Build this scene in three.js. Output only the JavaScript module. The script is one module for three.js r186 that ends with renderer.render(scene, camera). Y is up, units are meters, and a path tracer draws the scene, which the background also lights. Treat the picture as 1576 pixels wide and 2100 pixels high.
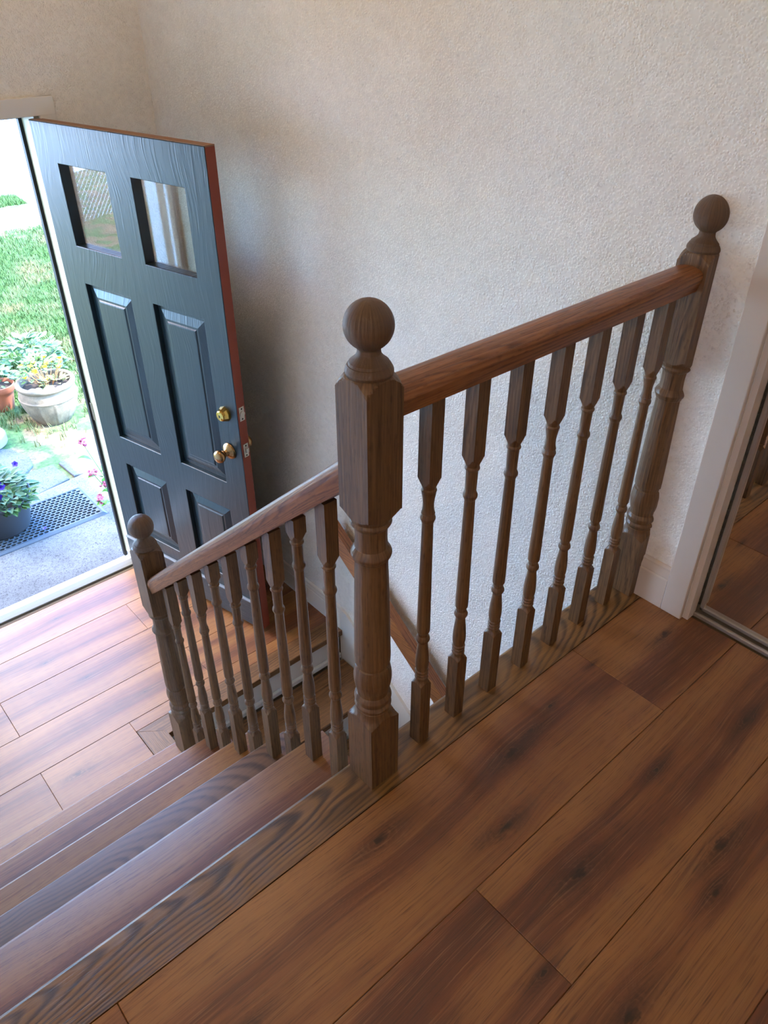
import * as THREE from 'three';
import { mergeGeometries, mergeVertices, toCreasedNormals } from 'three/addons/utils/BufferGeometryUtils.js';
import { RoundedBoxGeometry } from 'three/addons/geometries/RoundedBoxGeometry.js';
import { Sky } from 'three/addons/objects/Sky.js';

// ---------------------------------------------------------------- camera, sky, sun, exposure
const scene = new THREE.Scene();
const renderer = new THREE.WebGLRenderer({ antialias: true });
renderer.toneMapping = THREE.LinearToneMapping;
renderer.toneMappingExposure = 1.66;
renderer.shadowMap.enabled = true;

const camera = new THREE.PerspectiveCamera(67.43, 1576 / 2100, 0.05, 200);
camera.position.set(-0.6634, 1.3888, 0.7820);
{
  const f = new THREE.Vector3(0.54281, -0.57375, -0.61333).normalize();
  const u = new THREE.Vector3(0.37982, 0.81903, -0.43002);
  const r = new THREE.Vector3().crossVectors(f, u).normalize(); u.crossVectors(r, f).normalize();
  camera.quaternion.setFromRotationMatrix(new THREE.Matrix4().makeBasis(r, u, f.clone().negate()));
}
const SUN = new THREE.Vector3(0.30, 0.86, 0.42).normalize();   // high, from behind the house: the porch lies in its shade
const sky = new Sky();
sky.scale.setScalar(500);
{ const u = sky.material.uniforms; u.turbidity.value = 8; u.rayleigh.value = 0.9; u.mieCoefficient.value = 0.004; u.mieDirectionalG.value = 0.75; u.sunPosition.value.copy(SUN); }
scene.add(sky);
scene.environmentIntensity = 3.4;
const sun = new THREE.DirectionalLight(0xfff4e4, 13);
sun.position.copy(SUN).multiplyScalar(30); sun.castShadow = true;
sun.shadow.camera.left = -14; sun.shadow.camera.right = 14; sun.shadow.camera.top = 14; sun.shadow.camera.bottom = -14; sun.shadow.camera.far = 80;
sun.shadow.mapSize.set(2048, 2048);
scene.add(sun, sun.target);
const LAMP = 0xffd9ac;                          // colour of the two ceiling lamps

// ---------------------------------------------------------------- measures (metres; the upper floor is y = 0)
const RISE = 0.1821, HL = -6 * RISE;            // landing by the front door
const XW = 0.921;                                // face of the long plastered wall
const ZW = -2.40;                                // inner face of the front wall
const ZSILL = -2.344;
const GND = HL - 0.10;                           // porch level
const CEIL = 2.45;

// ---------------------------------------------------------------- helpers
function rng(seed) { let s = seed >>> 0; return () => { s = (s + 0x6d2b79f5) | 0; let t = Math.imul(s ^ (s >>> 15), 1 | s); t = (t + Math.imul(t ^ (t >>> 7), 61 | t)) ^ t; return ((t ^ (t >>> 14)) >>> 0) / 4294967296; }; }
const clamp = (x, a = 0, b = 1) => x < a ? a : x > b ? b : x, mix = (a, b, t) => a + (b - a) * t;
const sstep = (a, b, x) => { const t = clamp((x - a) / (b - a)); return t * t * (3 - 2 * t); };
function makeNoise(seed) {
  const n = 256, g = new Float32Array(n * n), r = rng(seed);
  for (let i = 0; i < n * n; i++) g[i] = r();
  // value noise, periodic in px, py lattice cells
  return (x, y, px = 256, py = 256) => {
    let xi = Math.floor(x), yi = Math.floor(y); let fx = x - xi, fy = y - yi;
    fx = fx * fx * (3 - 2 * fx); fy = fy * fy * (3 - 2 * fy);
    let x0 = xi % px; if (x0 < 0) x0 += px; let y0 = yi % py; if (y0 < 0) y0 += py;
    const x1 = (x0 + 1) % px & 255, y1 = (y0 + 1) % py & 255; x0 &= 255; y0 &= 255;
    const a = g[y0 * n + x0], b = g[y0 * n + x1], c = g[y1 * n + x0], d = g[y1 * n + x1];
    return a + (b - a) * fx + (c - a) * fy + (a - b - c + d) * fx * fy;
  };
}
function dataTex(w, h, fn, srgb = true) {
  const d = new Uint8Array(w * h * 4), o = [0, 0, 0];
  for (let y = 0, i = 0; y < h; y++) for (let x = 0; x < w; x++, i += 4) { fn(x, y, o); d[i] = clamp(o[0], 0, 255); d[i + 1] = clamp(o[1], 0, 255); d[i + 2] = clamp(o[2], 0, 255); d[i + 3] = 255; }
  const t = new THREE.DataTexture(d, w, h, THREE.RGBAFormat);
  t.wrapS = t.wrapT = THREE.RepeatWrapping; t.magFilter = THREE.LinearFilter; t.minFilter = THREE.LinearMipmapLinearFilter; t.generateMipmaps = true;
  if (srgb) t.colorSpace = THREE.SRGBColorSpace;
  t.needsUpdate = true; return t;
}
const std = (o) => new THREE.MeshStandardMaterial(o), phy = (o) => new THREE.MeshPhysicalMaterial(o);
const taken = new Map();
function numbered(name) { const k = taken.get(name) ?? 0; taken.set(name, k + 1); return k ? name + '_' + String(k).padStart(3, '0') : name; }
function add(o, parent) { o.castShadow = o.receiveShadow = true; parent.add(o); return o; }
function part(name, geo, mat, parent) { const m = new THREE.Mesh(geo, mat); m.name = name; return add(m, parent); }
function thing(name, label, category, pos = [0, 0, 0], group) {
  const g = new THREE.Group(); g.name = numbered(name); g.position.set(...pos); scene.add(g);
  g.userData = { label, category }; if (group) g.userData.group = group; return g;
}
function thing1(name, label, category, geo, mat, group) {
  const m = new THREE.Mesh(geo, mat); m.name = numbered(name); m.userData = { label, category }; if (group) m.userData.group = group; return add(m, scene);
}
function structure(name, label, category, geo, mat) {
  const m = geo ? new THREE.Mesh(geo, mat) : new THREE.Group(); m.name = numbered(name); m.userData = { label, category, kind: 'structure' }; return add(m, scene);
}
// uv in metres, grain axis g runs along u
function planarUV(geo, g = 'x', ou = 0, ov = 0, su = 1, sv = 1) {
  const p = geo.attributes.position, n = geo.attributes.normal, uv = new Float32Array(p.count * 2), ax = { x: 0, y: 1, z: 2 }[g];
  const P = [0, 0, 0], N = [0, 0, 0];
  for (let i = 0; i < p.count; i++) {
    P[0] = p.getX(i); P[1] = p.getY(i); P[2] = p.getZ(i); N[0] = Math.abs(n.getX(i)); N[1] = Math.abs(n.getY(i)); N[2] = Math.abs(n.getZ(i));
    const o = [0, 1, 2].filter((k) => k !== ax);
    const w = N[o[0]] > N[o[1]] ? o[1] : o[0];
    uv[2 * i] = (P[ax] + ou) * su; uv[2 * i + 1] = (P[w] + ov) * sv;
  }
  geo.setAttribute('uv', new THREE.BufferAttribute(uv, 2)); return geo;
}
function box(x0, x1, y0, y1, z0, z1) { return new THREE.BoxGeometry(x1 - x0, y1 - y0, z1 - z0).translate((x0 + x1) / 2, (y0 + y1) / 2, (z0 + z1) / 2); }
function rbox(x0, x1, y0, y1, z0, z1, r = 0.003, s = 2) { return new RoundedBoxGeometry(x1 - x0, y1 - y0, z1 - z0, s, r).translate((x0 + x1) / 2, (y0 + y1) / 2, (z0 + z1) / 2); }
// a plank: box with its four top edges bevelled by b
function plankGeo(x0, x1, y0, y1, z0, z1, b = 0.0012) {
  const v = [], idx = [];
  const ring = (i, y) => [[x0 + i, y, z0 + i], [x1 - i, y, z0 + i], [x1 - i, y, z1 - i], [x0 + i, y, z1 - i]];
  const A = ring(0, y0), B = ring(0, y1 - b), C = ring(b, y1);
  const quad = (a, b2, c, d) => { for (const q of [a, b2, c, a, c, d]) v.push(...q); };
  quad(C[3], C[2], C[1], C[0]);
  for (let k = 0; k < 4; k++) { const m = (k + 1) % 4; quad(A[m], A[k], B[k], B[m]); quad(B[m], B[k], C[k], C[m]); }
  quad(A[0], A[1], A[2], A[3]);
  const g = new THREE.BufferGeometry(); g.setAttribute('position', new THREE.Float32BufferAttribute(v, 3)); g.computeVertexNormals(); return g;
}
function flat(gs) { return mergeGeometries(gs.map((g) => { const q = g.index ? g.toNonIndexed() : g; for (const k of Object.keys(q.attributes)) if (!['position', 'normal', 'uv'].includes(k)) q.deleteAttribute(k); if (!q.attributes.uv) q.setAttribute('uv', new THREE.Float32BufferAttribute(new Float32Array(q.attributes.position.count * 2), 2)); return q; })); }
// turned post: levels [y, R]; the section is a square of half side h cut by a circle of radius R. cut 'half' keeps x <= 0
function turned(levels, h, seg = 48, half = false, ou = 0) {
  const pos = [], uv = [], cols = half ? seg / 2 : seg;
  const pt = (y, R, k) => { const t = half ? Math.PI / 2 + Math.PI * k / cols : 2 * Math.PI * k / seg + Math.PI / 4; const c = Math.cos(t), s = Math.sin(t); const r = Math.min(h / Math.max(Math.abs(c), Math.abs(s)), R); return [r * c, y, r * s]; };
  const push = (p, k, R) => { pos.push(...p); uv.push(p[1] + ou, k / seg * 2 * Math.PI * Math.min(h, R) ); };
  for (let i = 0; i + 1 < levels.length; i++) for (let k = 0; k < cols; k++) {
    const [ya, ra] = levels[i], [yb, rb] = levels[i + 1];
    const a = pt(ya, ra, k), b = pt(ya, ra, k + 1), c = pt(yb, rb, k + 1), d = pt(yb, rb, k);
    for (const [q, kk] of [[a, k], [c, k + 1], [b, k + 1], [a, k], [d, k], [c, k + 1]]) push(q, kk, h);
  }
  for (const [i, up] of [[0, false], [levels.length - 1, true]]) {
    const [y, R] = levels[i]; if (R < 1e-4) continue;
    for (let k = 0; k < cols; k++) { const a = pt(y, R, k), b = pt(y, R, k + 1), o = [0, y, 0]; for (const q of up ? [o, b, a] : [o, a, b]) { pos.push(...q); uv.push(q[0] + ou, q[2]); } }
  }
  let g = new THREE.BufferGeometry(); g.setAttribute('position', new THREE.Float32BufferAttribute(pos, 3)); g.setAttribute('uv', new THREE.Float32BufferAttribute(uv, 2));
  g = toCreasedNormals(g, 0.36); return g;
}
function arcR(list, y0, y1, rIn, rOut, n = 10) { n = 10; for (let i = 0; i <= n; i++) { const t = i / n; list.push([mix(y0, y1, t), rIn + (rOut - rIn) * Math.sin(Math.PI * t)]); } }
function revolve(pts, seg = 40, half = false) { return new THREE.LatheGeometry(pts.map(([y, r]) => new THREE.Vector2(Math.max(r, 1e-4), y)), seg); }

// ---------------------------------------------------------------- textures
const N1 = makeNoise(11), N2 = makeNoise(29), N3 = makeNoise(53);
// stained oak, 1.0 m along the grain by 0.5 m across, seamless
function oakTex(seed, light, dark, { freq = 46, cath = 0.5, contrast = 1 } = {}) {
  const W = 1024, H = 512, n = makeNoise(seed), n2 = makeNoise(seed + 5);
  return dataTex(W, H, (i, j, o) => {
    const x = i / W, y = j / H * 0.5;
    const bend = (n(x * 3, y * 8, 3, 4) - 0.5) * 0.05 * cath + (n2(x * 7, y * 16, 7, 8) - 0.5) * 0.008;
    const ph = (y + bend) * freq * 2 + (n(x * 2, y * 24 + 40, 2, 12) - 0.5) * 5.0 + (n2(x * 1, y * 60 + 9, 1, 30) - 0.5) * 2.4;
    let ring = ph - Math.floor(ph); ring = ring < 0.7 ? ring / 0.7 : 1 - (ring - 0.7) / 0.3; ring = ring * ring * n2(x * 3, y * 40 + 5, 3, 20);
    const pore = n(x * 26, y * 512, 26, 256), pore2 = n2(x * 60, y * 500, 60, 250), fine = n2(x * 8, y * 360, 8, 180), tone = n(x * 3, y * 10 + 90, 3, 5);
    let t = 0.34 + 0.75 * contrast * ring + 0.42 * (fine - 0.5) + 0.22 * (tone - 0.5);
    if (pore > 0.62) t += (pore - 0.62) * 1.5 * (0.3 + ring); if (pore2 > 0.70) t += (pore2 - 0.70) * 1.3;
    t = clamp(t); for (let c = 0; c < 3; c++) o[c] = mix(light[c], dark[c], t);
  });
}
// one oak board with cathedral figure, lenM x widM
function cathedralTex(seed, W, H, lenM, widM, light, dark, { peak = 0.3, dir = 1, yc = 0.5, slope = 0.09, depth = 0.02, freq = 150, blot = 0 } = {}) {
  const n = makeNoise(seed), n2 = makeNoise(seed + 3);
  return dataTex(W, H, (i, j, o) => {
    const x = i / W * lenM, y = j / H * widM;
    const wob = (n(x * 5, 3.3) - 0.5) * 0.03 + (n2(x * 16, y * 30) - 0.5) * 0.010;
    const d = dir * (x - peak) * slope + (n(x * 2.2, 9.1) - 0.5) * 0.05 + (n2(x * 7, 2.2) - 0.5) * 0.012;
    const dy = (y - yc * widM + wob) * (1 + 0.35 * n(x * 1.3 + 30, 5.5));
    const rr = Math.sqrt(dy * dy + d * d) + depth + (n2(x * 9, y * 40 + 30) - 0.5) * 0.004;
    const ph = rr * freq; let ring = ph - Math.floor(ph); ring = ring < 0.6 ? ring / 0.6 : 1 - (ring - 0.6) / 0.4; ring = sstep(0.3, 1, ring) * (0.35 + 0.9 * n(x * 3 + 11, rr * 40));
    const pore = n(x * 45, y * 900), fine = n2(x * 12, y * 500), tone = n(x * 2, y * 14 + 70);
    let t = 0.22 + 0.6 * ring * (0.45 + 0.8 * n2(x * 4, y * 20 + 10)) + 0.22 * (fine - 0.5) + 0.2 * (tone - 0.5);
    if (pore > 0.62) t += (pore - 0.62) * 1.2 * (0.3 + ring);
    if (blot) t += blot * sstep(0.62, 0.8, n(x * 6 + 50, y * 22 + 20)) * 0.35;
    t = clamp(t); for (let c = 0; c < 3; c++) o[c] = mix(light[c], dark[c], t);
  });
}
// laminate plank with printed knots [x, y, size] in metres from its corner
const LIGHT = [160, 108, 58], RED = [120, 68, 38], DARK = [72, 43, 26], PALE = [182, 138, 90];
function laminateTex(seed, lenM, widM, knots, W = 1400, H = 256) {
  const n = makeNoise(seed * 7 + 1), n2 = makeNoise(seed * 13 + 2), ox = (seed * 37.7) % 100, shift = ((seed * 0.618) % 1 - 0.5) * 18, yc = widM * (0.25 + 0.5 * ((seed * 0.37) % 1)), yc2 = widM * ((seed * 0.77) % 1);
  return dataTex(W, H, (i, j, o) => {
    const x = i / W * lenM, y = j / H * widM; let yy = y, kd = 0, core = 0, ringK = 0, tail = 0;
    for (const [kx, ky, s] of knots) {
      const dx = (x - kx) / (s * 3.2), dy = (y - ky) / (s * 1.15), q = dx * dx + dy * dy;
      if (q > 9) continue;
      const e = Math.exp(-q * 0.9); yy += (y - ky) * -0.62 * e; kd += Math.exp(-q * 0.55);
      const cx = (x - kx) / (s * 0.85), cy = (y - ky + (n(x * 35, 3.7) - 0.5) * s * 0.5) / (s * 0.42), cq = Math.sqrt(cx * cx + cy * cy) + (n2(x * 110, y * 260) - 0.5) * 0.9 + (n(x * 300, y * 300) - 0.5) * 0.35; core = Math.max(core, 1 - sstep(0.15, 1.25, cq)); const tx = (x - kx) / (s * 4.2), ty = (y - ky + (n2(x * 12, 8.8) - 0.5) * s * 0.8) / (s * 0.75); tail += Math.exp(-tx * tx - ty * ty) * (0.3 + 0.9 * n(x * 14, y * 300));
      ringK += Math.exp(-q * 1.1) * 0.7 * Math.sin(cq * 5 + n(x * 30, y * 60) * 9);
    }
    const wv = (n(x * 2.2 + ox, 4.4) - 0.5) * 0.05 + (n2(x * 6 + ox, y * 10) - 0.5) * 0.010; const ya = yy + wv;
    const pr = (ya - yc - (n(x * 1.3 + ox, 71.2) - 0.5) * 0.07) / 0.050, prof = Math.exp(-pr * pr), pr2 = (ya - yc2) / 0.022, prof2 = Math.exp(-pr2 * pr2) * 0.45;
    const band = 0.44 * n(x * 0.9 + ox, ya * 17) + 0.20 * n2(x * 2.3 + ox, ya * 34 + 20) + 0.34 * prof + 0.20 * prof2;
    const mid = n2(x * 3.2 + ox, ya * 130), fine = n(x * 6, ya * 430 + 60), vf = n2(x * 11, ya * 820), fib = n(x * 26 + 9, ya * 900 + 30);
    let t = clamp(sstep(0.26, 0.72, band + kd * 0.16) + (mid - 0.5) * 0.30);
    let r = mix(LIGHT[0], RED[0], t), g = mix(LIGHT[1], RED[1], t), b = mix(LIGHT[2], RED[2], t);
    const dk = clamp(sstep(0.50, 0.86, band + kd * 0.14 + (mid - 0.5) * 0.3) * 0.34 + (fine > 0.52 ? (fine - 0.52) * 0.8 : 0) + (fib > 0.62 ? (fib - 0.62) * 1.1 : 0) + kd * 0.12 + clamp(ringK) * 0.20 + tail * 0.5);
    r = mix(r, DARK[0], dk); g = mix(g, DARK[1], dk); b = mix(b, DARK[2], dk);
    const pl = clamp((vf > 0.64 ? (vf - 0.64) * 1.3 : 0) * (0.3 + t * 0.7) + clamp(-ringK) * 0.25 * (n(x * 50, y * 160) > 0.45 ? 1 : 0.2));
    r = mix(r, PALE[0], pl); g = mix(g, PALE[1], pl); b = mix(b, PALE[2], pl);
    r = mix(r, 46, core * 0.8); g = mix(g, 30, core * 0.8); b = mix(b, 21, core * 0.8);
    const k = 0.93 + fine * 0.14; o[0] = r * k + shift * 0.4; o[1] = g * k + shift * 0.3; o[2] = b * k + shift * 0.2;
  });
}
// fine relief along the grain, 1 m x 0.5 m
const grainBump = dataTex(1024, 512, (i, j, o) => { const x = i / 1024, y = j / 512; const a = N1(x * 30, y * 256, 30, 256), b = N2(x * 70, y * 256, 70, 256); const v = 200 - (a > 0.62 ? (a - 0.62) * 260 : 0) - (b > 0.68 ? (b - 0.68) * 200 : 0); o[0] = o[1] = o[2] = v; }, false);
grainBump.repeat.set(1, 2);
// sprayed wall texture: 1.2 m tile
const wallBump = (() => {
  const W = 2048, h = new Float32Array(W * W), r = rng(404);
  for (let k = 0; k < 42000; k++) {            // overlapping sprayed droplets, 5 to 12 mm across
    const cx = r() * W, cy = r() * W, ra = 4.6 + 6.0 * r() * r(), rb = ra * (0.7 + 0.6 * r()), hh = 0.35 + 0.65 * r(), R = Math.ceil(Math.max(ra, rb)) + 1, x0 = Math.floor(cx), y0 = Math.floor(cy);
    for (let dy = -R; dy <= R; dy++) for (let dx = -R; dx <= R; dx++) { const q = ((x0 + dx - cx) / ra) ** 2 + ((y0 + dy - cy) / rb) ** 2; if (q >= 1) continue; const i = ((y0 + dy) & 2047) * W + ((x0 + dx) & 2047), v = hh * (1 - q) * (1 - q * 0.3); if (v > h[i]) h[i] = v; }
  }
  return dataTex(W, W, (i, j, o) => { o[0] = o[1] = o[2] = 20 + 190 * h[j * W + i] + 40 * N1(i / W * 60, j / W * 60, 60, 60); }, false);
})();
const wallColor = dataTex(512, 512, (i, j, o) => { const x = i / 512, y = j / 512, a = N1(x * 12, y * 12, 12, 12), b = N2(x * 90, y * 90, 90, 90), d = N3(x * 200, y * 200, 200, 200); const k = 1 + (a - 0.5) * 0.025 + (b - 0.5) * 0.03 - (d > 0.93 ? 0.06 : 0); o[0] = 243 * k; o[1] = 238 * k; o[2] = 229 * k; });
const M = {};
M.wall = std({ map: wallColor, bumpMap: wallBump, bumpScale: 0.0024, roughness: 0.85 });
M.ceiling = std({ color: 0xf2eee6, roughness: 0.95 });
M.trim = std({ color: 0xd6c8ba, roughness: 0.42 });
M.trimWhite = std({ color: 0xe6e2da, roughness: 0.45 });
M.oak = [3, 17, 31].map((s, k) => std({ map: oakTex(s, [138, 102, 66], [72, 51, 33], { freq: 62 + 12 * k, cath: 0.35 + 0.4 * k, contrast: 0.8 }), bumpMap: grainBump, bumpScale: 0.0006, roughness: 0.42 }));
M.oakRail = std({ map: oakTex(71, [178, 116, 66], [100, 58, 32], { freq: 60, cath: 0.6 }), bumpMap: grainBump, bumpScale: 0.0006, roughness: 0.36 });
M.oakBoard = std({ map: oakTex(91, [150, 108, 66], [82, 56, 34], { freq: 50, cath: 0.5 }), bumpMap: grainBump, bumpScale: 0.0005, roughness: 0.38 });
for (const m of [...M.oak, M.oakRail, M.oakBoard]) m.map.repeat.set(1, 2);
const lamMat = (tex) => phy({ map: tex, bumpMap: grainBump, bumpScale: 0.00015, roughness: 0.40, clearcoat: 0.28, clearcoatRoughness: 0.3 });
M.gap = std({ color: 0x241a12, roughness: 0.9 });
M.groove = std({ color: 0x4d4a2a, roughness: 0.9 });
M.metalWhite = std({ color: 0xcfccc6, roughness: 0.35 });
M.alu = std({ color: 0xb4aca4, roughness: 0.3, metalness: 0.6 });
M.black = std({ color: 0x0c0e10, roughness: 0.6 });
M.brass = std({ color: 0xd9b25c, roughness: 0.16, metalness: 1 });
M.brassDull = std({ color: 0xb08d62, roughness: 0.24, metalness: 1 });
M.steel = std({ color: 0xc9bfae, roughness: 0.3, metalness: 0.9 });
M.subfloor = std({ color: 0x8a7a66, roughness: 0.95 });
M.outsideWall = std({ color: 0xa89a88, roughness: 0.9 });
M.concrete = (() => {
  const t = dataTex(1024, 1024, (i, j, o) => { const x = i / 1024, y = j / 1024, a = N1(x * 120, y * 120, 120, 120), b = N2(x * 250, y * 250, 250, 250), c = N3(x * 8, y * 8, 8, 8), d = N3(x * 70, y * 70, 70, 70); let k = 1 + (c - 0.5) * 0.16 + (d - 0.5) * 0.12; if (a > 0.70) k -= (a - 0.70) * 0.9; if (b > 0.70) k -= (b - 0.70) * 1.5; if (b < 0.16) k += 0.08; o[0] = 102 * k; o[1] = 100 * k; o[2] = 97 * k; });
  return std({ map: t, bumpMap: t, bumpScale: 0.002, roughness: 0.9 });
})();
M.earth = (() => { const t = dataTex(512, 512, (i, j, o) => { const x = i / 512, y = j / 512, a = N1(x * 14, y * 14, 14, 14), b = N2(x * 80, y * 80, 80, 80), c = N3(x * 200, y * 200, 200, 200); const m = sstep(0.25, 0.7, a); const k = 0.7 + b * 0.35 + c * 0.25; o[0] = mix(108, 66, m) * k; o[1] = mix(90, 88, m) * k; o[2] = mix(62, 42, m) * k; }); return std({ map: t, roughness: 1 }); })();

// ---------------------------------------------------------------- the setting: shell
const shell = (gs) => planarUV(flat(gs), 'y', 0, 0, 1 / 1.2, 1 / 1.2);
const WT = 0.14, WZ0 = 0.5, WZ1 = 1.3, WY0 = 1.1, WY1 = 1.9;   // window of the upper room, left of the hall
// long plastered wall with the closet opening (z 0.18 .. 1.98, up to 2.05)
structure('wall_right', 'long off-white wall with sprayed plaster texture behind both railings', 'wall', shell([box(XW, XW + WT, -2.75, CEIL, ZW - 0.15, 0.182), box(XW, XW + WT, 2.06, CEIL, 0.182, 2.0), box(XW, XW + WT, -0.3, CEIL, 2.0, 3.6), box(XW, XW + WT, -2.75, -0.02, 0.182, 1.7)]), M.wall);
// front wall with the entrance opening x -0.49 .. 0.46, y HL .. 0.969
structure('wall_front', 'textured off-white wall around and above the open entrance', 'wall', shell([box(0.462, XW, HL - 1.6, CEIL, ZW - 0.15, ZW), box(-0.52, 0.462, 0.972, CEIL, ZW - 0.15, ZW), box(-0.95, -0.94, HL - 1.6, CEIL, ZW - 0.15, ZW), box(-0.56, -0.52, HL - 1.6, CEIL, ZW - 0.15, ZW), box(-0.94, -0.56, 0.97, CEIL, ZW - 0.15, ZW), box(-0.94, -0.56, HL - 1.6, HL + 0.06, ZW - 0.15, ZW), box(-0.52, 0.462, HL - 1.6, HL - 0.06, ZW - 0.15, ZW)]), M.wall);
structure('wall_left', 'plastered wall along the open side of the stairs', 'wall', shell([box(-1.07, -0.95, -2.75, CEIL, ZW - 0.15, -0.1), box(-1.07, -0.95, -2.75, -0.26, -0.1, 1.7)]), M.wall);
// the rest of the upper room, round the camera: front, left with a wide window opening, back
structure('wall_back', 'plastered walls of the upper room behind the viewer', 'wall', shell([
  box(-4.3, -1.07, -0.3, CEIL, ZW - 0.15, ZW), box(-4.3, XW + WT, -0.3, CEIL, 3.6, 3.74),
  box(-4.44, -4.3, -0.3, WY0, ZW - 0.15, 3.74), box(-4.44, -4.3, WY1, CEIL, ZW - 0.15, 3.74), box(-4.44, -4.3, WY0, WY1, ZW - 0.15, WZ0), box(-4.44, -4.3, WY0, WY1, WZ1, 3.74)]), M.wall);
structure('ceiling', 'flat pale ceiling with the eaves above it', 'ceiling', box(-4.7, 1.9, CEIL, CEIL + 0.22, -2.95, 4.0), M.ceiling);
structure('wall_lower', 'plastered walls of the lower hall below the upper floor', 'wall', shell([box(-0.95, XW, -2.75, -0.26, 1.56, 1.7), box(-0.95, 0.03, -2.75, -1.32, -0.95, -0.85)]), M.wall);
structure('floor_lower', 'bare floor of the lower hall at the foot of the stairs', 'floor', box(-1.07, XW, -2.87, -2.75, ZW - 0.15, 1.7), M.subfloor);
// window in the upper room (lets daylight in from the left)
{
  const w = structure('window_1', 'wide white-framed window of the upper room', 'window');
  const z0 = WZ0, z1 = WZ1, y0 = WY0, y1 = WY1, zm = (WZ0 + WZ1) / 2;
  part('window_frame', flat([box(-4.42, -4.32, y0, y0 + 0.06, z0, z1), box(-4.42, -4.32, y1 - 0.06, y1, z0, z1), box(-4.42, -4.32, y0, y1, z0, z0 + 0.06), box(-4.42, -4.32, y0, y1, z1 - 0.06, z1), box(-4.40, -4.34, y0, y1, zm - 0.03, zm + 0.03)]), M.trimWhite, w);
  for (const [a, b] of [[z0 + 0.06, zm - 0.03], [zm + 0.03, z1 - 0.06]]) part('pane', box(-4.374, -4.368, y0 + 0.06, y1 - 0.06, a, b), phy({ color: 0xffffff, transmission: 1, thickness: 0, roughness: 0, ior: 1.5 }), w);
}
{
  const w = structure('window_2', 'narrow sidelight window beside the entrance', 'window');
  const za = ZW - 0.12, zb = ZW - 0.03, ya = HL + 0.06, yb = 0.97;
  part('window_frame', flat([box(-0.94, -0.92, ya, yb, za, zb), box(-0.58, -0.56, ya, yb, za, zb), box(-0.92, -0.58, ya, ya + 0.03, za, zb), box(-0.92, -0.58, yb - 0.02, yb, za, zb)]), M.trimWhite, w);
  part('pane', box(-0.92, -0.58, ya + 0.03, yb - 0.02, ZW - 0.078, ZW - 0.072), phy({ color: 0xffffff, transmission: 1, thickness: 0, roughness: 0, ior: 1.5 }), w);
}
// closet behind the mirrored doors
structure('wall_closet', 'inside walls of the closet behind the mirrored door', 'wall', flat([box(XW + WT, XW + 0.72, -0.3, CEIL, 0.10, 0.18), box(XW + WT, XW + 0.72, -0.3, CEIL, 2.0, 2.1), box(XW + 0.72, XW + 0.8, -0.3, CEIL, 0.10, 2.1)]), M.ceiling);

// warm ceiling lamps of the upper room and of the stairwell, above the frame
function ceilingLamp(label, x, z, power) {
  const t = thing('ceiling_lamp', label, 'lamp', [x, CEIL, z], 'frosted dome ceiling lamps');
  part('base_plate', new THREE.CylinderGeometry(0.17, 0.17, 0.02, 40).translate(0, -0.0105, 0), M.trimWhite, t);
  part('dome', new THREE.SphereGeometry(0.15, 40, 16, 0, Math.PI * 2, Math.PI / 2, Math.PI / 2).scale(1, 0.6, 1).translate(0, -0.021, 0), std({ color: 0xfff0dc, emissive: 0xffdcb4, emissiveIntensity: power * 0.8, roughness: 0.5 }), t);
  const l = new THREE.PointLight(LAMP, power, 0, 2); l.name = 'ceiling_lamp_light'; l.position.set(0, -0.065, 0); l.castShadow = true; l.shadow.radius = 6; t.add(l);
}
ceilingLamp('round frosted dome lamp on the ceiling of the upper room', -2.3, 0.95, 3.2);
ceilingLamp('round frosted dome lamp on the ceiling above the stairs', 0.1, -1.35, 0.85);
// ---------------------------------------------------------------- upper floor: planks one by one
const floorUp = structure('floor', 'reddish brown wood laminate floor at the top of the stairs', 'floor');
part('subfloor', planarUV(flat([box(-4.3, XW + 0.7, -0.26, -0.0125, 0.055, 3.6), box(-4.3, -1.07, -0.26, -0.0125, ZW, 0.055), box(-1.07, -0.95, -0.26, -0.0125, -0.1, 0.055), box(-0.95, XW, -0.26, -0.031, -0.02, 0.055)])), M.subfloor, floorUp);
const ROWS = [0.0625, 0.3225, 0.5425, 0.7645, 0.9865, 1.2085, 1.4305, 1.6525, 1.8745];
const BUTT = [0.606, -0.029, 0.84, 0.25, 0.62, -0.1, 0.5, 0.2];
const KN = { // knots in world x, z
  0: [[-0.097, 0.131, 0.020], [0.254, 0.169, 0.022], [0.110, 0.273, 0.020], [0.33, 0.155, 0.010], [0.60, 0.125, 0.007], [0.42, 0.14, 0.008], [0.831, 0.186, 0.016], [-0.5, 0.24, 0.018]],
  1: [[0.139, 0.433, 0.026], [0.45, 0.40, 0.012], [-0.30, 0.45, 0.022], [0.72, 0.46, 0.014], [-0.05, 0.50, 0.010]],
  2: [[0.392, 0.581, 0.022], [0.001, 0.633, 0.024], [0.30, 0.62, 0.014], [0.60, 0.70, 0.012]],
  3: [[0.2, 0.86, 0.02], [-0.4, 0.9, 0.02]],
};
let lamSeed = 1; const spare = [];
function lamPlank(parent, x0, x1, yTop, z0, z1, xRef, knots, detailed, th = 0.012) {
  const L = 1.22, TW = Math.max(z1 - z0, 0.2225), g = plankGeo(x0, x1, yTop - th, yTop, z0 + 0.0004, z1 - 0.0004);
  let tex;
  if (detailed) { tex = laminateTex(lamSeed++, L, TW, knots.map(([kx, kz, s]) => [kx - xRef, kz - z0, s])); spare.push(tex); } else { if (!spare.length) spare.push(laminateTex(900, L, 0.2225, [[0.4, 0.1, 0.02]])); tex = spare[(lamSeed++ * 5 + 3) % spare.length]; }
  planarUV(g, 'x', -xRef, -z0, 1 / L, 1 / TW);
  return part('plank', g, lamMat(tex), parent);
}
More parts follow.
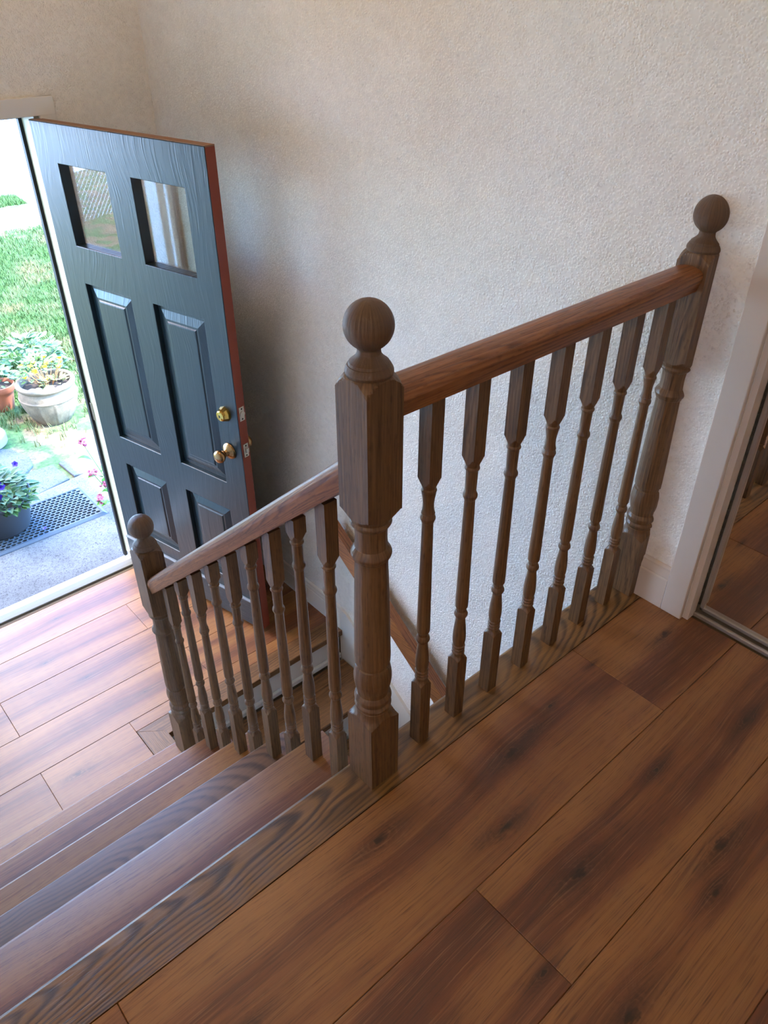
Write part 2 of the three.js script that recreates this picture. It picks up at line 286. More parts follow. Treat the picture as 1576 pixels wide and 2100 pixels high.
for (let r = 0; r + 1 < ROWS.length; r++) {
  for (let k = -4; k <= 1; k++) {
    const xa = BUTT[r] + (k - 0) * 1.22 - 0, xb = xa + 1.22; const x0 = Math.max(xa, -4.28), x1 = Math.min(xb, XW + 0.02);
    if (x1 - x0 < 0.02) continue;
    const det = r < 4 && x1 > -1.0 && x0 < 1.0;
    const kn = (KN[r] ?? []).filter(([x]) => x > x0 - 0.05 && x < x1 + 0.05);
    lamPlank(floorUp, x0 + 0.0004, x1 - 0.0004, 0, ROWS[r], ROWS[r + 1], xa, kn, det);
  }
}
part('plank_field', planarUV(box(-4.28, XW, -0.012, 0, ROWS[ROWS.length - 1], 3.6)), lamMat(spare[2]), floorUp);
part('plank_field', planarUV(box(-4.28, -1.07, -0.012, 0, ZW, 0.0625)), lamMat(spare[3]), floorUp);

// ---------------------------------------------------------------- landing by the front door
const floorLow = structure('floor_landing', 'pale wood laminate entrance landing between the door and the stairs', 'floor');
part('subfloor', flat([box(-0.95, XW, HL - 0.3, HL - 0.0125, ZSILL, -1.32)]), M.subfloor, floorLow);
const LROWS = [ZSILL, -2.1133, -1.8885, -1.6627, -1.4408, -1.31];
const LB = [0.62, 0.241, -0.432, 0.312, -0.437];
LROWS.slice(0, 5).forEach((z0, r) => {
  const z1 = LROWS[r + 1];
  for (let k = -2; k <= 1; k++) {
    const xa = LB[r] + k * 1.22, x0 = Math.max(xa, -0.95), x1 = Math.min(xa + 1.22, XW - 0.001); if (x1 - x0 < 0.02) continue;
    const kn = r === 4 ? [[-0.333, -1.34, 0.02]] : r === 3 ? [[0.05, -1.55, 0.008]] : r === 2 ? [[-0.1, -1.79, 0.01]] : r === 1 ? [[-0.2, -1.99, 0.012]] : [[-0.05, -2.24, 0.01]];
    if (r < 4) lamPlank(floorLow, x0 + 0.0004, x1 - 0.0004, HL, z0, z1, xa, kn, true);
    else { // the last row is cut round the oak border
      if (x0 < -0.08) lamPlank(floorLow, x0 + 0.0004, Math.min(x1, -0.0748), HL, z0, -1.2, xa, kn, true);
      if (x1 > -0.07) lamPlank(floorLow, Math.max(x0, -0.0744), x1 - 0.0004, HL, z0, -1.3797, xa, [], true);
    }
  }
});
// oak border along the stairwell, mitred round the foot of the newel
{
  const shp = (pts) => { const s = new THREE.Shape(); pts.forEach(([x, z], i) => i ? s.lineTo(x, -z) : s.moveTo(x, -z)); const g = new THREE.ExtrudeGeometry(s, { depth: 0.028, bevelEnabled: true, bevelSize: 0.002, bevelThickness: 0.002, bevelSegments: 2 }); return g.rotateX(-Math.PI / 2).translate(0, HL - 0.0285, 0); };
  part('border_board', planarUV(shp([[-0.072, -1.377], [XW - 0.014, -1.377], [XW - 0.014, -1.287], [0.0195, -1.287], [0.0195, -1.3035]]), 'x'), M.oakBoard, floorLow);
  part('border_board', planarUV(shp([[-0.072, -1.374], [0.019, -1.303], [0.019, -1.06], [-0.072, -1.06]]), 'z', 0.3), M.oakBoard, floorLow);
}

// ---------------------------------------------------------------- stairs up to the main floor
const NOSE = [-0.0494, -0.2827, -0.476, -0.6783, -0.8885, -1.0882];
const treadTex = [
  cathedralTex(201, 1536, 160, 1.75, 0.125, [156, 112, 60], [64, 45, 24], { peak: 0.15, dir: 1, yc: 0.30, slope: 0.13, depth: 0, freq: 120, blot: 0.8 }),
  laminateTex(401, 1.75, 0.27, [], 1400, 200),
  cathedralTex(203, 1400, 200, 1.75, 0.25, [140, 98, 64], [84, 58, 38], { peak: 0.2, dir: 1, yc: 0.30, slope: 0.20, depth: 0, freq: 95 }),
  laminateTex(402, 1.75, 0.27, [], 1400, 200),
  laminateTex(403, 1.75, 0.27, [], 1400, 200),
  laminateTex(404, 1.75, 0.27, [], 1400, 200),
];
const TX0 = -0.9495, TX1 = 0.066;
const stairs = thing('staircase', 'flight of oak-brown steps rising from the entrance to the upper floor', 'stairs', [0, 0, 0]);
function nosedBoard(x0, x1, yTop, zFront, zBack, th = 0.030, r = 0.011) {   // rounded front edge towards -z
  const s = new THREE.Shape(), y0 = -th; s.moveTo(zBack, y0); s.lineTo(zBack, 0); s.lineTo(zFront + r, 0);
  s.absarc(zFront + r, -r, r, Math.PI / 2, Math.PI, false); s.lineTo(zFront, y0 + r); s.absarc(zFront + r, y0 + r, r, Math.PI, 1.5 * Math.PI, false); s.lineTo(zBack, y0);
  const g = new THREE.ExtrudeGeometry(s, { depth: x1 - x0, bevelEnabled: false, curveSegments: 6 });   // shape x -> z, y -> y, depth -> x
  const m = new THREE.Matrix4().set(0, 0, 1, x0, 0, 1, 0, yTop, 1, 0, 0, 0, 0, 0, 0, 1); g.applyMatrix4(m);
  // the basis swap mirrors the faces: flip the winding
  const p = g.attributes.position; for (let i = 0; i < p.count; i += 3) { const a = [p.getX(i), p.getY(i), p.getZ(i)], b = [p.getX(i + 1), p.getY(i + 1), p.getZ(i + 1)]; p.setXYZ(i, ...b); p.setXYZ(i + 1, ...a); }
  g.deleteAttribute('normal'); g.computeVertexNormals(); return toCreasedNormals(g, 0.6);
}
for (let k = 0; k < 6; k++) {
  const y = -k * RISE, back = k ? NOSE[k - 1] + 0.022 : 0.0615, x1 = k ? TX1 : XW - 0.0005;
  const wid = k ? 0.27 : 0.125, len = 1.75;
  if (k === 0) {
    // floor nosing: one board over the stairs, one under the guard
    for (const [a, b, off] of [[TX0, XW, 0.0]]) { const g = nosedBoard(a, b, 0.0005, NOSE[0], back, 0.031); planarUV(g, 'x', 1.02 + off, 0.06, 1 / 1.95, 1 / 0.125); part('nosing_board', g, std({ map: treadTex[0], bumpMap: grainBump, bumpScale: 0.0004, roughness: 0.44 }), stairs); }
  } else {
    const g = nosedBoard(TX0, x1, y, NOSE[k], back, 0.030); planarUV(g, 'x', 0.97, -NOSE[k], 1 / len, 1 / wid);
    part('tread', g, phy({ map: treadTex[k], bumpMap: grainBump, bumpScale: 0.0002, roughness: 0.46 }), stairs);
  }
  const zr = NOSE[k] + 0.024;
  part('riser', planarUV(box(TX0, TX1 - 0.03, -(k + 1) * RISE, y - 0.0305, zr, zr + 0.014)), M.trimWhite, stairs);
}
part('stringer', (() => { const s = new THREE.Shape(); s.moveTo(-NOSE[5], HL - 0.25); for (let k = 5; k >= 0; k--) { s.lineTo(-NOSE[k] - 0.024, -(k + 1) * RISE); s.lineTo(-NOSE[k] - 0.024, -k * RISE - 0.031); } s.lineTo(0.0, -0.031); s.lineTo(0.0, -0.3); s.lineTo(-NOSE[5], HL - 0.25); const g = new THREE.ExtrudeGeometry(s, { depth: 0.03, bevelEnabled: false }); return planarUV(g.rotateY(Math.PI / 2).translate(TX1 - 0.062, 0, 0), 'z'); })(), M.trimWhite, stairs);

// ---------------------------------------------------------------- stairs down to the lower hall
{
  const t = thing('staircase', 'brown steps with white risers going down beside the textured wall', 'stairs');
  const z0 = -1.287, run = 0.262;
  for (let k = 0; k < 7; k++) {
    const y = HL - (k + 1) * RISE, zf = z0 + k * run;
    const g = plankGeo(0.036, XW - 0.014, y - 0.03, y, zf, zf + run + 0.005, 0.004); planarUV(g, 'x', 0.3 * k, 0);
    if (k < 6) part('tread', g, M.oakBoard, t);
    part('riser', box(0.036, XW - 0.014, y + 0.0005, y + RISE - 0.031, zf - 0.038, zf - 0.024), M.trimWhite, t);
    if (k < 3) part('riser_moulding', rbox(0.036, XW - 0.014, y + 0.0005, y + 0.028, zf - 0.024, zf - 0.008, 0.005), M.trimWhite, t);
  }
}

// ---------------------------------------------------------------- railings
const H2 = 0.036, HB = 0.0145;
function newelLevels() {
  const L = [[0, 1], [0.172, 1]];
  for (let i = 0; i <= 8; i++) { const t = i / 8; L.push([0.182 + 0.022 * t * t + 0.004 * t, mix(0.0512, 0.0335, Math.sin(t * Math.PI / 2))]); }
  L.push([0.209, 0.0325]); arcR(L, 0.210, 0.226, 0.0325, 0.0362); arcR(L, 0.228, 0.248, 0.0330, 0.0365); L.push([0.250, 0.0310], [0.262, 0.0320]);
  arcR(L, 0.264, 0.322, 0.0330, 0.0368, 8); L.push([0.324, 0.0305], [0.332, 0.0310]); L.push([0.334, 0.0340], [0.352, 0.0345]);
  for (let i = 0; i <= 6; i++) { const t = i / 6; L.push([mix(0.356, 0.575, t), mix(0.0343, 0.0288, t * t * 0.3 + t * 0.7)]); }
  L.push([0.578, 0.0310]); arcR(L, 0.580, 0.600, 0.0312, 0.0355, 6); L.push([0.602, 0.0300]);
  for (let i = 0; i <= 5; i++) { const t = i / 5; L.push([mix(0.604, 0.645, t), 0.0285 - 0.0012 * Math.sin(t * Math.PI)]); }
  L.push([0.647, 0.0305]); arcR(L, 0.648, 0.662, 0.0310, 0.0352, 5);
  for (let i = 0; i <= 8; i++) { const t = i / 8; L.push([0.662 + 0.018 * t, mix(0.0345, 0.0512, 1 - Math.cos(t * Math.PI / 2))]); }
  L.push([0.6805, 1], [0.893, 1]);
  for (let i = 0; i <= 8; i++) { const t = i / 8; L.push([0.895 + 0.022 * Math.sin(t * Math.PI / 2), mix(0.0512, 0.030, t)]); }
  L.push([0.917, 0.018]); return L;
}
function finialLevels() {
  const L = [[0.912, 0.028]]; arcR(L, 0.912, 0.930, 0.0325, 0.0362, 7); L.push([0.9305, 0.0325], [0.931, 0.0310], [0.934, 0.0300]);
  for (let i = 0; i <= 6; i++) { const t = i / 6; L.push([mix(0.935, 0.950, t), mix(0.0295, 0.0175, Math.sin(t * Math.PI / 2))]); }
  L.push([0.954, 0.0172]); arcR(L, 0.955, 0.959, 0.0175, 0.0192, 4);
  const c = 0.9885, r = 0.0368; for (let i = 0; i <= 18; i++) { const a = mix(-0.98, Math.PI / 2, i / 18); L.push([c + r * Math.sin(a) * (a < 0 ? 1 : 1.02), Math.max(r * Math.cos(a), 0.00001)]); }
  return L;
}
function baluLevels(kind, top) {
  const h = HB, L = [[0, 1], [0.174, 1]];
  for (let i = 0; i <= 5; i++) { const t = i / 5; L.push([0.175 + 0.014 * t, mix(h * 1.415, 0.0118, Math.sin(t * Math.PI / 2))]); }
  arcR(L, 0.190, 0.199, 0.0118, 0.0142, 4); arcR(L, 0.200, 0.207, 0.0120, 0.0138, 4); arcR(L, 0.208, 0.216, 0.0122, 0.0142, 4);
  for (let i = 0; i <= 10; i++) { const t = i / 10; L.push([mix(0.218, 0.292, t), mix(0.0122, 0.0098, t) + 0.0026 * Math.sin(Math.PI * Math.pow(t, 0.62))]); }
  arcR(L, 0.294, 0.312, 0.0108, 0.0142, 6); L.push([0.314, 0.0108], [0.318, 0.0108], [0.324, 0.0132], [0.335, 0.0134]);
  for (let i = 0; i <= 5; i++) { const t = i / 5; L.push([mix(0.34, 0.588, t), mix(0.0134, 0.0104, t)]); }
  L.push([0.590, 0.0115]); arcR(L, 0.591, 0.606, 0.0115, 0.0140, 6); L.push([0.607, 0.0112]);
  if (kind) for (let i = 0; i <= 10; i++) { const t = i / 10; L.push([mix(0.609, 0.655, t), 0.0128 + 0.0008 * t - 0.0030 * Math.sin(Math.PI * Math.pow(t, 0.8))]); }
  else L.push([0.609, 0.0108], [0.650, 0.0114]);
  arcR(L, 0.653, 0.662, 0.0118, 0.0142, 4);
  for (let i = 0; i <= 5; i++) { const t = i / 5; L.push([0.664 + 0.018 * t, mix(0.0125, h * 1.415, t * t * 0.35 + t * 0.65)]); }
  L.push([0.6825, 1], [top, 1]); return L;
}
const newelGeo = turned(newelLevels(), H2, 64), finialGeo = turned(finialLevels(), 1, 48);
const railShape = (() => { const s = new THREE.Shape(); s.moveTo(-0.026, 0); s.lineTo(0.026, 0); s.lineTo(0.0335, 0.026); s.quadraticCurveTo(0.0352, 0.034, 0.031, 0.041); s.quadraticCurveTo(0.024, 0.0485, 0, 0.050); s.quadraticCurveTo(-0.024, 0.0485, -0.031, 0.041); s.quadraticCurveTo(-0.0352, 0.034, -0.0335, 0.026); s.closePath(); return s; })();
const RAIL_Y = 0.841;
function newel(parent, x, y, z, half, mat) {
  const g = new THREE.Group(); g.name = 'newel_post'; g.position.set(x, y, z); parent.add(g);
  part('post', half ? turned(newelLevels(), H2, 64, true) : newelGeo, mat, g);
  part('ball_finial', half ? turned(finialLevels(), 1, 48, true) : finialGeo, mat, g);
  return g;
}
// guard railing along the edge of the upper floor
{
  const t = thing('guard_railing', 'level brown oak railing along the upper floor edge, ending at the wall', 'railing');
  newel(t, 0, 0.0005, 0, false, M.oak[0]);
  newel(t, XW - 0.001, 0.0005, 0.004, true, M.oak[1]);
  const rail = new THREE.ExtrudeGeometry(railShape, { depth: XW - 2 * H2 + 0.004, bevelEnabled: false, curveSegments: 8 }).rotateY(Math.PI / 2).translate(H2 - 0.003, RAIL_Y, 0);
  part('handrail', planarUV(toCreasedNormals(rail, 0.5), 'x'), M.oakRail, t);
  const geos = [0, 1].map((k) => turned(baluLevels(k, RAIL_Y + 0.004), HB, 48));
  for (let i = 0; i < 7; i++) { const b = part('baluster', geos[i % 3 === 0 ? 1 : 0], M.oak[i % 3], t); b.position.set([0.1318, 0.2412, 0.3555, 0.4725, 0.587, 0.702, 0.8155][i], 0.0005, 0.0012); }
}
// stair railing
const SLOPE = 0.886, stairRailBottom = (z) => 0.738 + SLOPE * z;
{
  const t = thing('stair_railing', 'sloping oak railing with turned balusters climbing the stairs from the entrance', 'railing');
  newel(t, -0.001, -5 * RISE + 0.0005, -1.031, false, M.oak[2]);
  const g = new THREE.ExtrudeGeometry(railShape, { depth: 1, bevelEnabled: false, curveSegments: 8 });
  const za = -1.031 + H2 - 0.003, zb = -H2 - 0.0005;
  const rail0 = toCreasedNormals(g, 0.5); planarUV(rail0, 'z', 0.2, 0, (zb - za) * 1.33, 1);
  const rp = rail0.attributes.position; for (let i = 0; i < rp.count; i++) { const z = mix(za, zb, rp.getZ(i)); rp.setXYZ(i, rp.getX(i), stairRailBottom(z) + rp.getY(i) * 1.31, z); }
  rail0.deleteAttribute('normal'); rail0.computeVertexNormals();
  const rail = toCreasedNormals(rail0, 0.5); part('handrail', rail, M.oakRail, t);
  const front = [null, -0.2318, -0.428, -0.6297, -0.8405];
  const spots = [[5, -0.935]]; for (let k = 4; k >= 1; k--) spots.push([k, front[k]], [k, front[k] + 0.1015]);
  const cache = new Map();
  spots.forEach(([k, z], i) => {
    const y = -k * RISE, top = Math.round((stairRailBottom(z) - y + 0.006) * 400) / 400, kind = i === 2 ? 1 : 0, key = top + '/' + kind;
    if (!cache.has(key)) cache.set(key, turned(baluLevels(kind, top), HB, 48));
    const b = part('baluster', cache.get(key), M.oak[(i + 1) % 3], t); b.position.set(0.005, y + 0.0005, z);
  });
}
// handrail on the wall beside the stairs down
{
  const t = thing('wall_handrail', 'plain brown wooden handrail fixed to the wall above the stairs going down', 'handrail');
  const s = new THREE.Shape(); s.moveTo(-0.019, -0.05); s.lineTo(0.019, -0.05); s.lineTo(0.019, 0.05); s.lineTo(-0.019, 0.05); s.closePath();
  const g = new THREE.ExtrudeGeometry(s, { depth: 1, bevelEnabled: false }); const p = g.attributes.position, za = -1.27, zb = 0.5;
  for (let i = 0; i < p.count; i++) { const z = mix(za, zb, p.getZ(i)); p.setXYZ(i, p.getX(i) + 0.869, p.getY(i) - 0.52 - 0.70 * (z + 1.215), z); }
  g.deleteAttribute('normal'); g.computeVertexNormals(); part('rail', planarUV(g, 'z', 0, 0), M.oakRail, t);
  for (const z of [-0.28, 0.25]) { const y = -0.52 - 0.70 * (z + 1.215); part('bracket', flat([box(0.885, XW, y - 0.015, y + 0.015, z - 0.01, z + 0.01), box(XW - 0.006, XW, y - 0.03, y + 0.03, z - 0.02, z + 0.02)]), M.brassDull, t); }
}

// ---------------------------------------------------------------- baseboards, casings
const baseShape = (h) => { const s = new THREE.Shape(); s.moveTo(0, 0); s.lineTo(0.014, 0); s.lineTo(0.014, h * 0.70); s.quadraticCurveTo(0.0135, h * 0.72, 0.011, h * 0.735); s.quadraticCurveTo(0.0145, h * 0.80, 0.010, h * 0.86); s.quadraticCurveTo(0.007, h * 0.90, 0.0085, h * 0.955); s.quadraticCurveTo(0.006, h, 0, h); s.closePath(); return s; };
// along z on the right wall, facing -x
function baseZ(h, z0, z1, y) { const g = new THREE.ExtrudeGeometry(baseShape(h), { depth: z1 - z0, bevelEnabled: false, curveSegments: 6 }); const p = g.attributes.position; for (let i = 0; i < p.count; i++) p.setXYZ(i, XW - p.getX(i), p.getY(i) + y, p.getZ(i) + z0); for (let i = 0; i < p.count; i += 3) { const a = [p.getX(i), p.getY(i), p.getZ(i)], b = [p.getX(i + 1), p.getY(i + 1), p.getZ(i + 1)]; p.setXYZ(i, ...b); p.setXYZ(i + 1, ...a); } g.deleteAttribute('normal'); g.computeVertexNormals(); return toCreasedNormals(g, 0.5); }
structure('baseboard_right', 'short white moulded baseboard between the end newel and the closet casing', 'baseboard', baseZ(0.130, 0.041, 0.1225, 0.0005), M.trim);
structure('baseboard_landing', 'white moulded baseboard along the entrance landing', 'baseboard', baseZ(0.130, ZW, -1.30, HL + 0.0005), M.trimWhite);
structure('baseboard_front', 'white moulded baseboard behind the open door', 'baseboard', (() => { const g = new THREE.ExtrudeGeometry(baseShape(0.13), { depth: XW - 0.014 - 0.524, bevelEnabled: false, curveSegments: 6 }); g.rotateY(-Math.PI / 2).translate(0, 0, 0); const p = g.attributes.position; /* profile x -> z, depth -> -x */ for (let i = 0; i < p.count; i++) p.setXYZ(i, XW - 0.014 + p.getX(i), p.getY(i) + HL + 0.0005, ZW + Math.abs(p.getZ(i))); g.deleteAttribute('normal'); g.computeVertexNormals(); return toCreasedNormals(g, 0.5); })(), M.trimWhite);
// sloping skirt beside the stairs down
structure('trim_1', 'white sloping skirt board on the wall beside the stairs going down', 'trim', (() => { const s = new THREE.Shape(), m = RISE / 0.262; s.moveTo(1.30, HL - 0.35); s.lineTo(1.30, HL + 0.13); s.lineTo(1.255, HL + 0.118); s.lineTo(0, HL + 0.118 - m * 1.255); s.lineTo(0, HL - 0.35 - m * 1.255); s.closePath(); const g = new THREE.ExtrudeGeometry(s, { depth: 0.0135, bevelEnabled: false }); return g.rotateY(Math.PI / 2).translate(XW - 0.0135, 0, 0); })(), M.trimWhite);
// closet casing
structure('trim_2', 'flat painted casing at the edge of the mirrored closet', 'trim', flat([rbox(XW - 0.016, XW + 0.0, 0.0005, 2.12, 0.1235, 0.1815, 0.003), box(XW - 0.001, XW + 0.035, 0.0005, 2.06, 0.1823, 0.196), rbox(XW - 0.016, XW, 2.06, 2.12, 0.1235, 2.06, 0.003)]), M.trim);
// mirrored sliding door
{
  const d = structure('door_2', 'sliding closet door with a full mirror in a slim metal frame', 'door');
  const x = XW + 0.052, z0 = 0.199, z1 = 1.12, y0 = 0.012, y1 = 2.04, f = 0.011;
  part('mirror', box(x, x + 0.005, y0 + f, y1 - f, z0 + f, z1 - f), std({ color: 0xe4e0da, metalness: 1, roughness: 0.015 }), d);
  part('frame', flat([rbox(x - 0.006, x + 0.02, y0, y1, z0, z0 + f, 0.002), rbox(x - 0.006, x + 0.02, y0, y1, z1 - f, z1, 0.002), rbox(x - 0.006, x + 0.02, y0, y0 + f, z0, z1, 0.002), rbox(x - 0.006, x + 0.02, y1 - f, y1, z0, z1, 0.002)]), M.alu, d);
  part('backing', box(x + 0.006, x + 0.019, y0 + f, y1 - f, z0 + f, z1 - f), M.black, d);
  const e = structure('door_3', 'second mirrored closet door further along the hall', 'door');
  part('mirror', box(x + 0.035, x + 0.04, y0 + f, y1 - f, 1.09, 1.97), std({ color: 0xe4e0da, metalness: 1, roughness: 0.015 }), e);
  part('frame', flat([box(x + 0.03, x + 0.05, y0, y1, 1.08, 1.09), box(x + 0.03, x + 0.05, y0, y1, 1.97, 1.98), box(x + 0.03, x + 0.05, y0, y0 + f, 1.08, 1.98), box(x + 0.03, x + 0.05, y1 - f, y1, 1.08, 1.98)]), M.alu, e);
  structure('trim_3', 'pale metal floor track under the mirrored closet door', 'trim', flat([rbox(XW + 0.026, XW + 0.036, -0.001, 0.012, 0.186, 1.99, 0.003), box(XW + 0.036, XW + 0.10, -0.002, 0.003, 0.186, 1.99), box(XW + 0.066, XW + 0.070, 0, 0.009, 0.186, 1.99)]), M.alu);
}

// ---------------------------------------------------------------- entrance: frame, sill, door
structure('trim_4', 'painted casing round the entrance opening', 'trim', flat([rbox(0.462, 0.524, HL, 1.028, ZW, ZW + 0.016, 0.003), rbox(-0.557, 0.524, 0.966, 1.028, ZW, ZW + 0.0165, 0.003), rbox(-0.557, -0.52, HL, 1.028, ZW, ZW + 0.016, 0.003)]), M.trimWhite);
{
  const f = structure('trim_5', 'cream door frame with a dark weather strip along its outer edge', 'trim');
  const cream = std({ color: 0xbfbb9e, roughness: 0.5 });
  part('jamb', box(0.444, 0.466, HL - 0.02, 0.975, -2.54, ZW), cream, f);
  part('jamb', box(-0.52, -0.50, HL - 0.02, 0.975, -2.54, ZW), cream, f);
  part('head_jamb', box(-0.52, 0.466, 0.965, 0.985, -2.54, ZW), cream, f);
  part('weather_strip', flat([box(0.431, 0.446, HL - 0.05, 0.975, -2.556, -2.532), box(-0.50, -0.48, HL - 0.05, 0.975, -2.556, -2.532), box(-0.50, 0.445, 0.945, 0.967, -2.556, -2.532)]), M.black, f);
  part('strike_hinge', rbox(0.438, 0.4455, -0.33, -0.24, -2.535, -2.515, 0.002), M.steel, f);
}
{
  const s = structure('trim_6', 'metal door sill with a dark groove and a dusty inner edge', 'trim');
  part('inner_strip', box(-0.52, 0.462, HL - 0.03, HL + 0.001, -2.362, ZSILL), std({ color: 0x6b5b48, roughness: 0.9 }), s);
  part('sill_rail', rbox(-0.52, 0.462, HL - 0.05, HL + 0.012, -2.392, -2.362, 0.005), std({ color: 0x6f6b5e, roughness: 0.5 }), s);
  part('groove', box(-0.52, 0.462, HL - 0.05, HL + 0.002, -2.400, -2.392), M.black, s);
  part('sill_plate', box(-0.52, 0.444, HL - 0.06, HL - 0.004, -2.435, -2.400), std({ color: 0x75736d, roughness: 0.55 }), s);
}
{
  const DW = 0.914, DH = 2.03, TH = 0.044, ang = 0.2267;
  const door = structure('door_1', 'dark blue-green six-panel front door with two small panes, standing open', 'door');
  // local: x along the leaf from the hinge, y up, z = out of the exterior face (towards -x of the hall)
  const hx = 0.4229, hz = -2.4024, d = new THREE.Vector3(Math.sin(ang), 0, Math.cos(ang)), nOut = new THREE.Vector3(-Math.cos(ang), 0, Math.sin(ang));
  door.matrixAutoUpdate = true; door.position.set(hx, HL + 0.0195, hz);
  door.quaternion.setFromRotationMatrix(new THREE.Matrix4().makeBasis(d, new THREE.Vector3(0, 1, 0), new THREE.Vector3().crossVectors(d, new THREE.Vector3(0, 1, 0))));
  // crossVectors(d, up) = (-cos, 0, sin): the exterior normal
  const paintTex = dataTex(1024, 1024, (i, j, o) => { const x = i / 1024, y = j / 1024; const w = (N1(x * 5, y * 4, 5, 4) - 0.5) * 0.10; const a = N2(x * 7, (y + w) * 128, 7, 128), b = N1(x * 18, (y + w) * 256, 18, 256), c = N3(x * 40, y * 40, 40, 40); o[0] = o[1] = o[2] = 90 + a * 70 + (b > 0.6 ? (b - 0.6) * 160 : 0) + c * 20; }, false);
  const paint = phy({ color: 0x1a2c32, roughness: 0.34, bumpMap: paintTex, bumpScale: 0.0013, clearcoat: 0.25, clearcoatRoughness: 0.25 });
  const redEdge = std({ color: 0x8a3c24, roughness: 0.6 }), topEdge = std({ color: 0x8f6a50, roughness: 0.7 });
  const wins = [[0.116, 0.403, 1.590, 1.903], [0.520, 0.806, 1.590, 1.903]];
  const pans = [[0.119, 0.410, 0.745, 1.460], [0.522, 0.810, 0.750, 1.462], [0.122, 0.410, 0.210, 0.622], [0.522, 0.808, 0.210, 0.632]];
  const s = new THREE.Shape(); s.moveTo(0.003, 0.003); s.lineTo(DW - 0.003, 0.003); s.lineTo(DW - 0.003, DH - 0.003); s.lineTo(0.003, DH - 0.003); s.closePath();
  const bs = 0.007;
  for (const [a, b, c, e] of [...wins, ...pans]) { const h = new THREE.Path(); h.moveTo(a + bs, c + bs); h.lineTo(a + bs, e - bs); h.lineTo(b - bs, e - bs); h.lineTo(b - bs, c + bs); h.closePath(); s.holes.push(h); }
  const slab = new THREE.ExtrudeGeometry(s, { depth: TH - 0.012, bevelEnabled: true, bevelSize: 0.003, bevelThickness: 0.006, bevelSegments: 3 }).translate(0, 0, -TH + 0.006);
  part('leaf', planarUV(slab, 'y', 0, 0, 1, 1), paint, door);
  part('latch_edge', box(DW - 0.004, DW + 0.0008, 0.001, DH - 0.0045, -TH + 0.002, -0.0022), redEdge, door).userData.label = 'bare red-brown latch edge';
  part('top_edge', box(0.001, DW + 0.0008, DH - 0.004, DH + 0.0008, -TH + 0.002, -0.0022), topEdge, door).userData.label = 'bare tan top edge';
  // raised panels: nested rings [inset, depth]
  const ringPanel = (a, b, c, e) => {
    const prof = [[-0.004, -0.022], [0.018, -0.0185], [0.028, -0.0180], [0.058, -0.0085], [0.066, -0.0085], [0.070, -0.0050], [0.074, -0.0042]]; const v = [];
    const rect = ([i, z]) => [[a + i, c + i, z], [b - i, c + i, z], [b - i, e - i, z], [a + i, e - i, z]];
    const tri = (p, q, r) => v.push(...p, ...q, ...r);
    for (let k = 0; k + 1 < prof.length; k++) { const A = rect(prof[k]), B = rect(prof[k + 1]); for (let m = 0; m < 4; m++) { const n = (m + 1) % 4; tri(A[m], A[n], B[n]); tri(A[m], B[n], B[m]); } }
    const T = rect(prof[prof.length - 1]); tri(T[0], T[1], T[2]); tri(T[0], T[2], T[3]);
    const K = rect([-0.004, -0.026]), A = rect(prof[0]); tri(K[0], K[2], K[1]); tri(K[0], K[3], K[2]); for (let m = 0; m < 4; m++) { const n = (m + 1) % 4; tri(K[m], K[n], A[n]); tri(K[m], A[n], A[m]); }
    const g = new THREE.BufferGeometry(); g.setAttribute('position', new THREE.Float32BufferAttribute(v, 3)); g.computeVertexNormals(); return planarUV(g, 'y', a, c);
  };
  for (const q of pans) part('panel', ringPanel(...q), paint, door);
  for (const [a, b, c, e] of wins) {
    part('pane', box(a - 0.002, b + 0.002, c - 0.002, e + 0.002, -0.028, -0.024), phy({ color: 0xffffff, transmission: 1, thickness: 0, roughness: 0, ior: 1.52 }), door);
    part('glazing_bead', flat([box(a + 0.0005, a + 0.008, c, e, -0.024, -0.016), box(b - 0.008, b - 0.0005, c, e, -0.024, -0.016), box(a, b, c + 0.0005, c + 0.008, -0.024, -0.016), box(a, b, e - 0.008, e - 0.0005, -0.024, -0.016)]), std({ color: 0x4a2a20, roughness: 0.5 }), door);
  }
  part('door_sweep', flat([rbox(0.004, DW - 0.004, 0.004, 0.142, -0.001, 0.008, 0.003)]), paint, door);
  part('sweep_strip', rbox(0.004, DW - 0.004, 0.142, 0.152, -0.001, 0.012, 0.003), std({ color: 0x7d868c, roughness: 0.4 }), door).userData.label = 'pale metal drip strip across the foot of the leaf';
  // deadbolt: faceted brass cone with a keyed face
  const lz = (pts, seg) => revolve(pts, seg).rotateX(Math.PI / 2);
  const DB = new THREE.Group(); DB.name = 'deadbolt'; DB.position.set(0.848, 1.089, 0); door.add(DB);
  part('collar', toCreasedNormals(lz([[0, 0.0001], [0, 0.031], [0.005, 0.0305], [0.026, 0.0215], [0.028, 0.0195], [0.028, 0.0001]], 10).toNonIndexed(), 0.3), M.brass, DB);
  part('cylinder', lz([[0.028, 0.019], [0.0295, 0.0175], [0.0285, 0.0155], [0.030, 0.0145], [0.0305, 0.007], [0.0305, 0.0001]], 28), M.brass, DB);
  part('keyway', box(-0.0035, 0.0035, -0.005, 0.005, 0.0305, 0.0309), M.black, DB);
  const KB = new THREE.Group(); KB.name = 'door_knob'; KB.position.set(0.846, 0.925, 0); door.add(KB);
  part('rose', lz([[0, 0.0001], [0, 0.035], [0.004, 0.0348], [0.010, 0.030], [0.018, 0.018], [0.022, 0.0135], [0.030, 0.0115]], 36), M.brassDull, KB);
  part('knob', lz([[0.028, 0.0115], [0.034, 0.0135], [0.040, 0.0200], [0.048, 0.0255], [0.056, 0.0268], [0.064, 0.0250], [0.070, 0.0190], [0.0735, 0.0100], [0.0745, 0.0001]], 36), M.brassDull, KB);
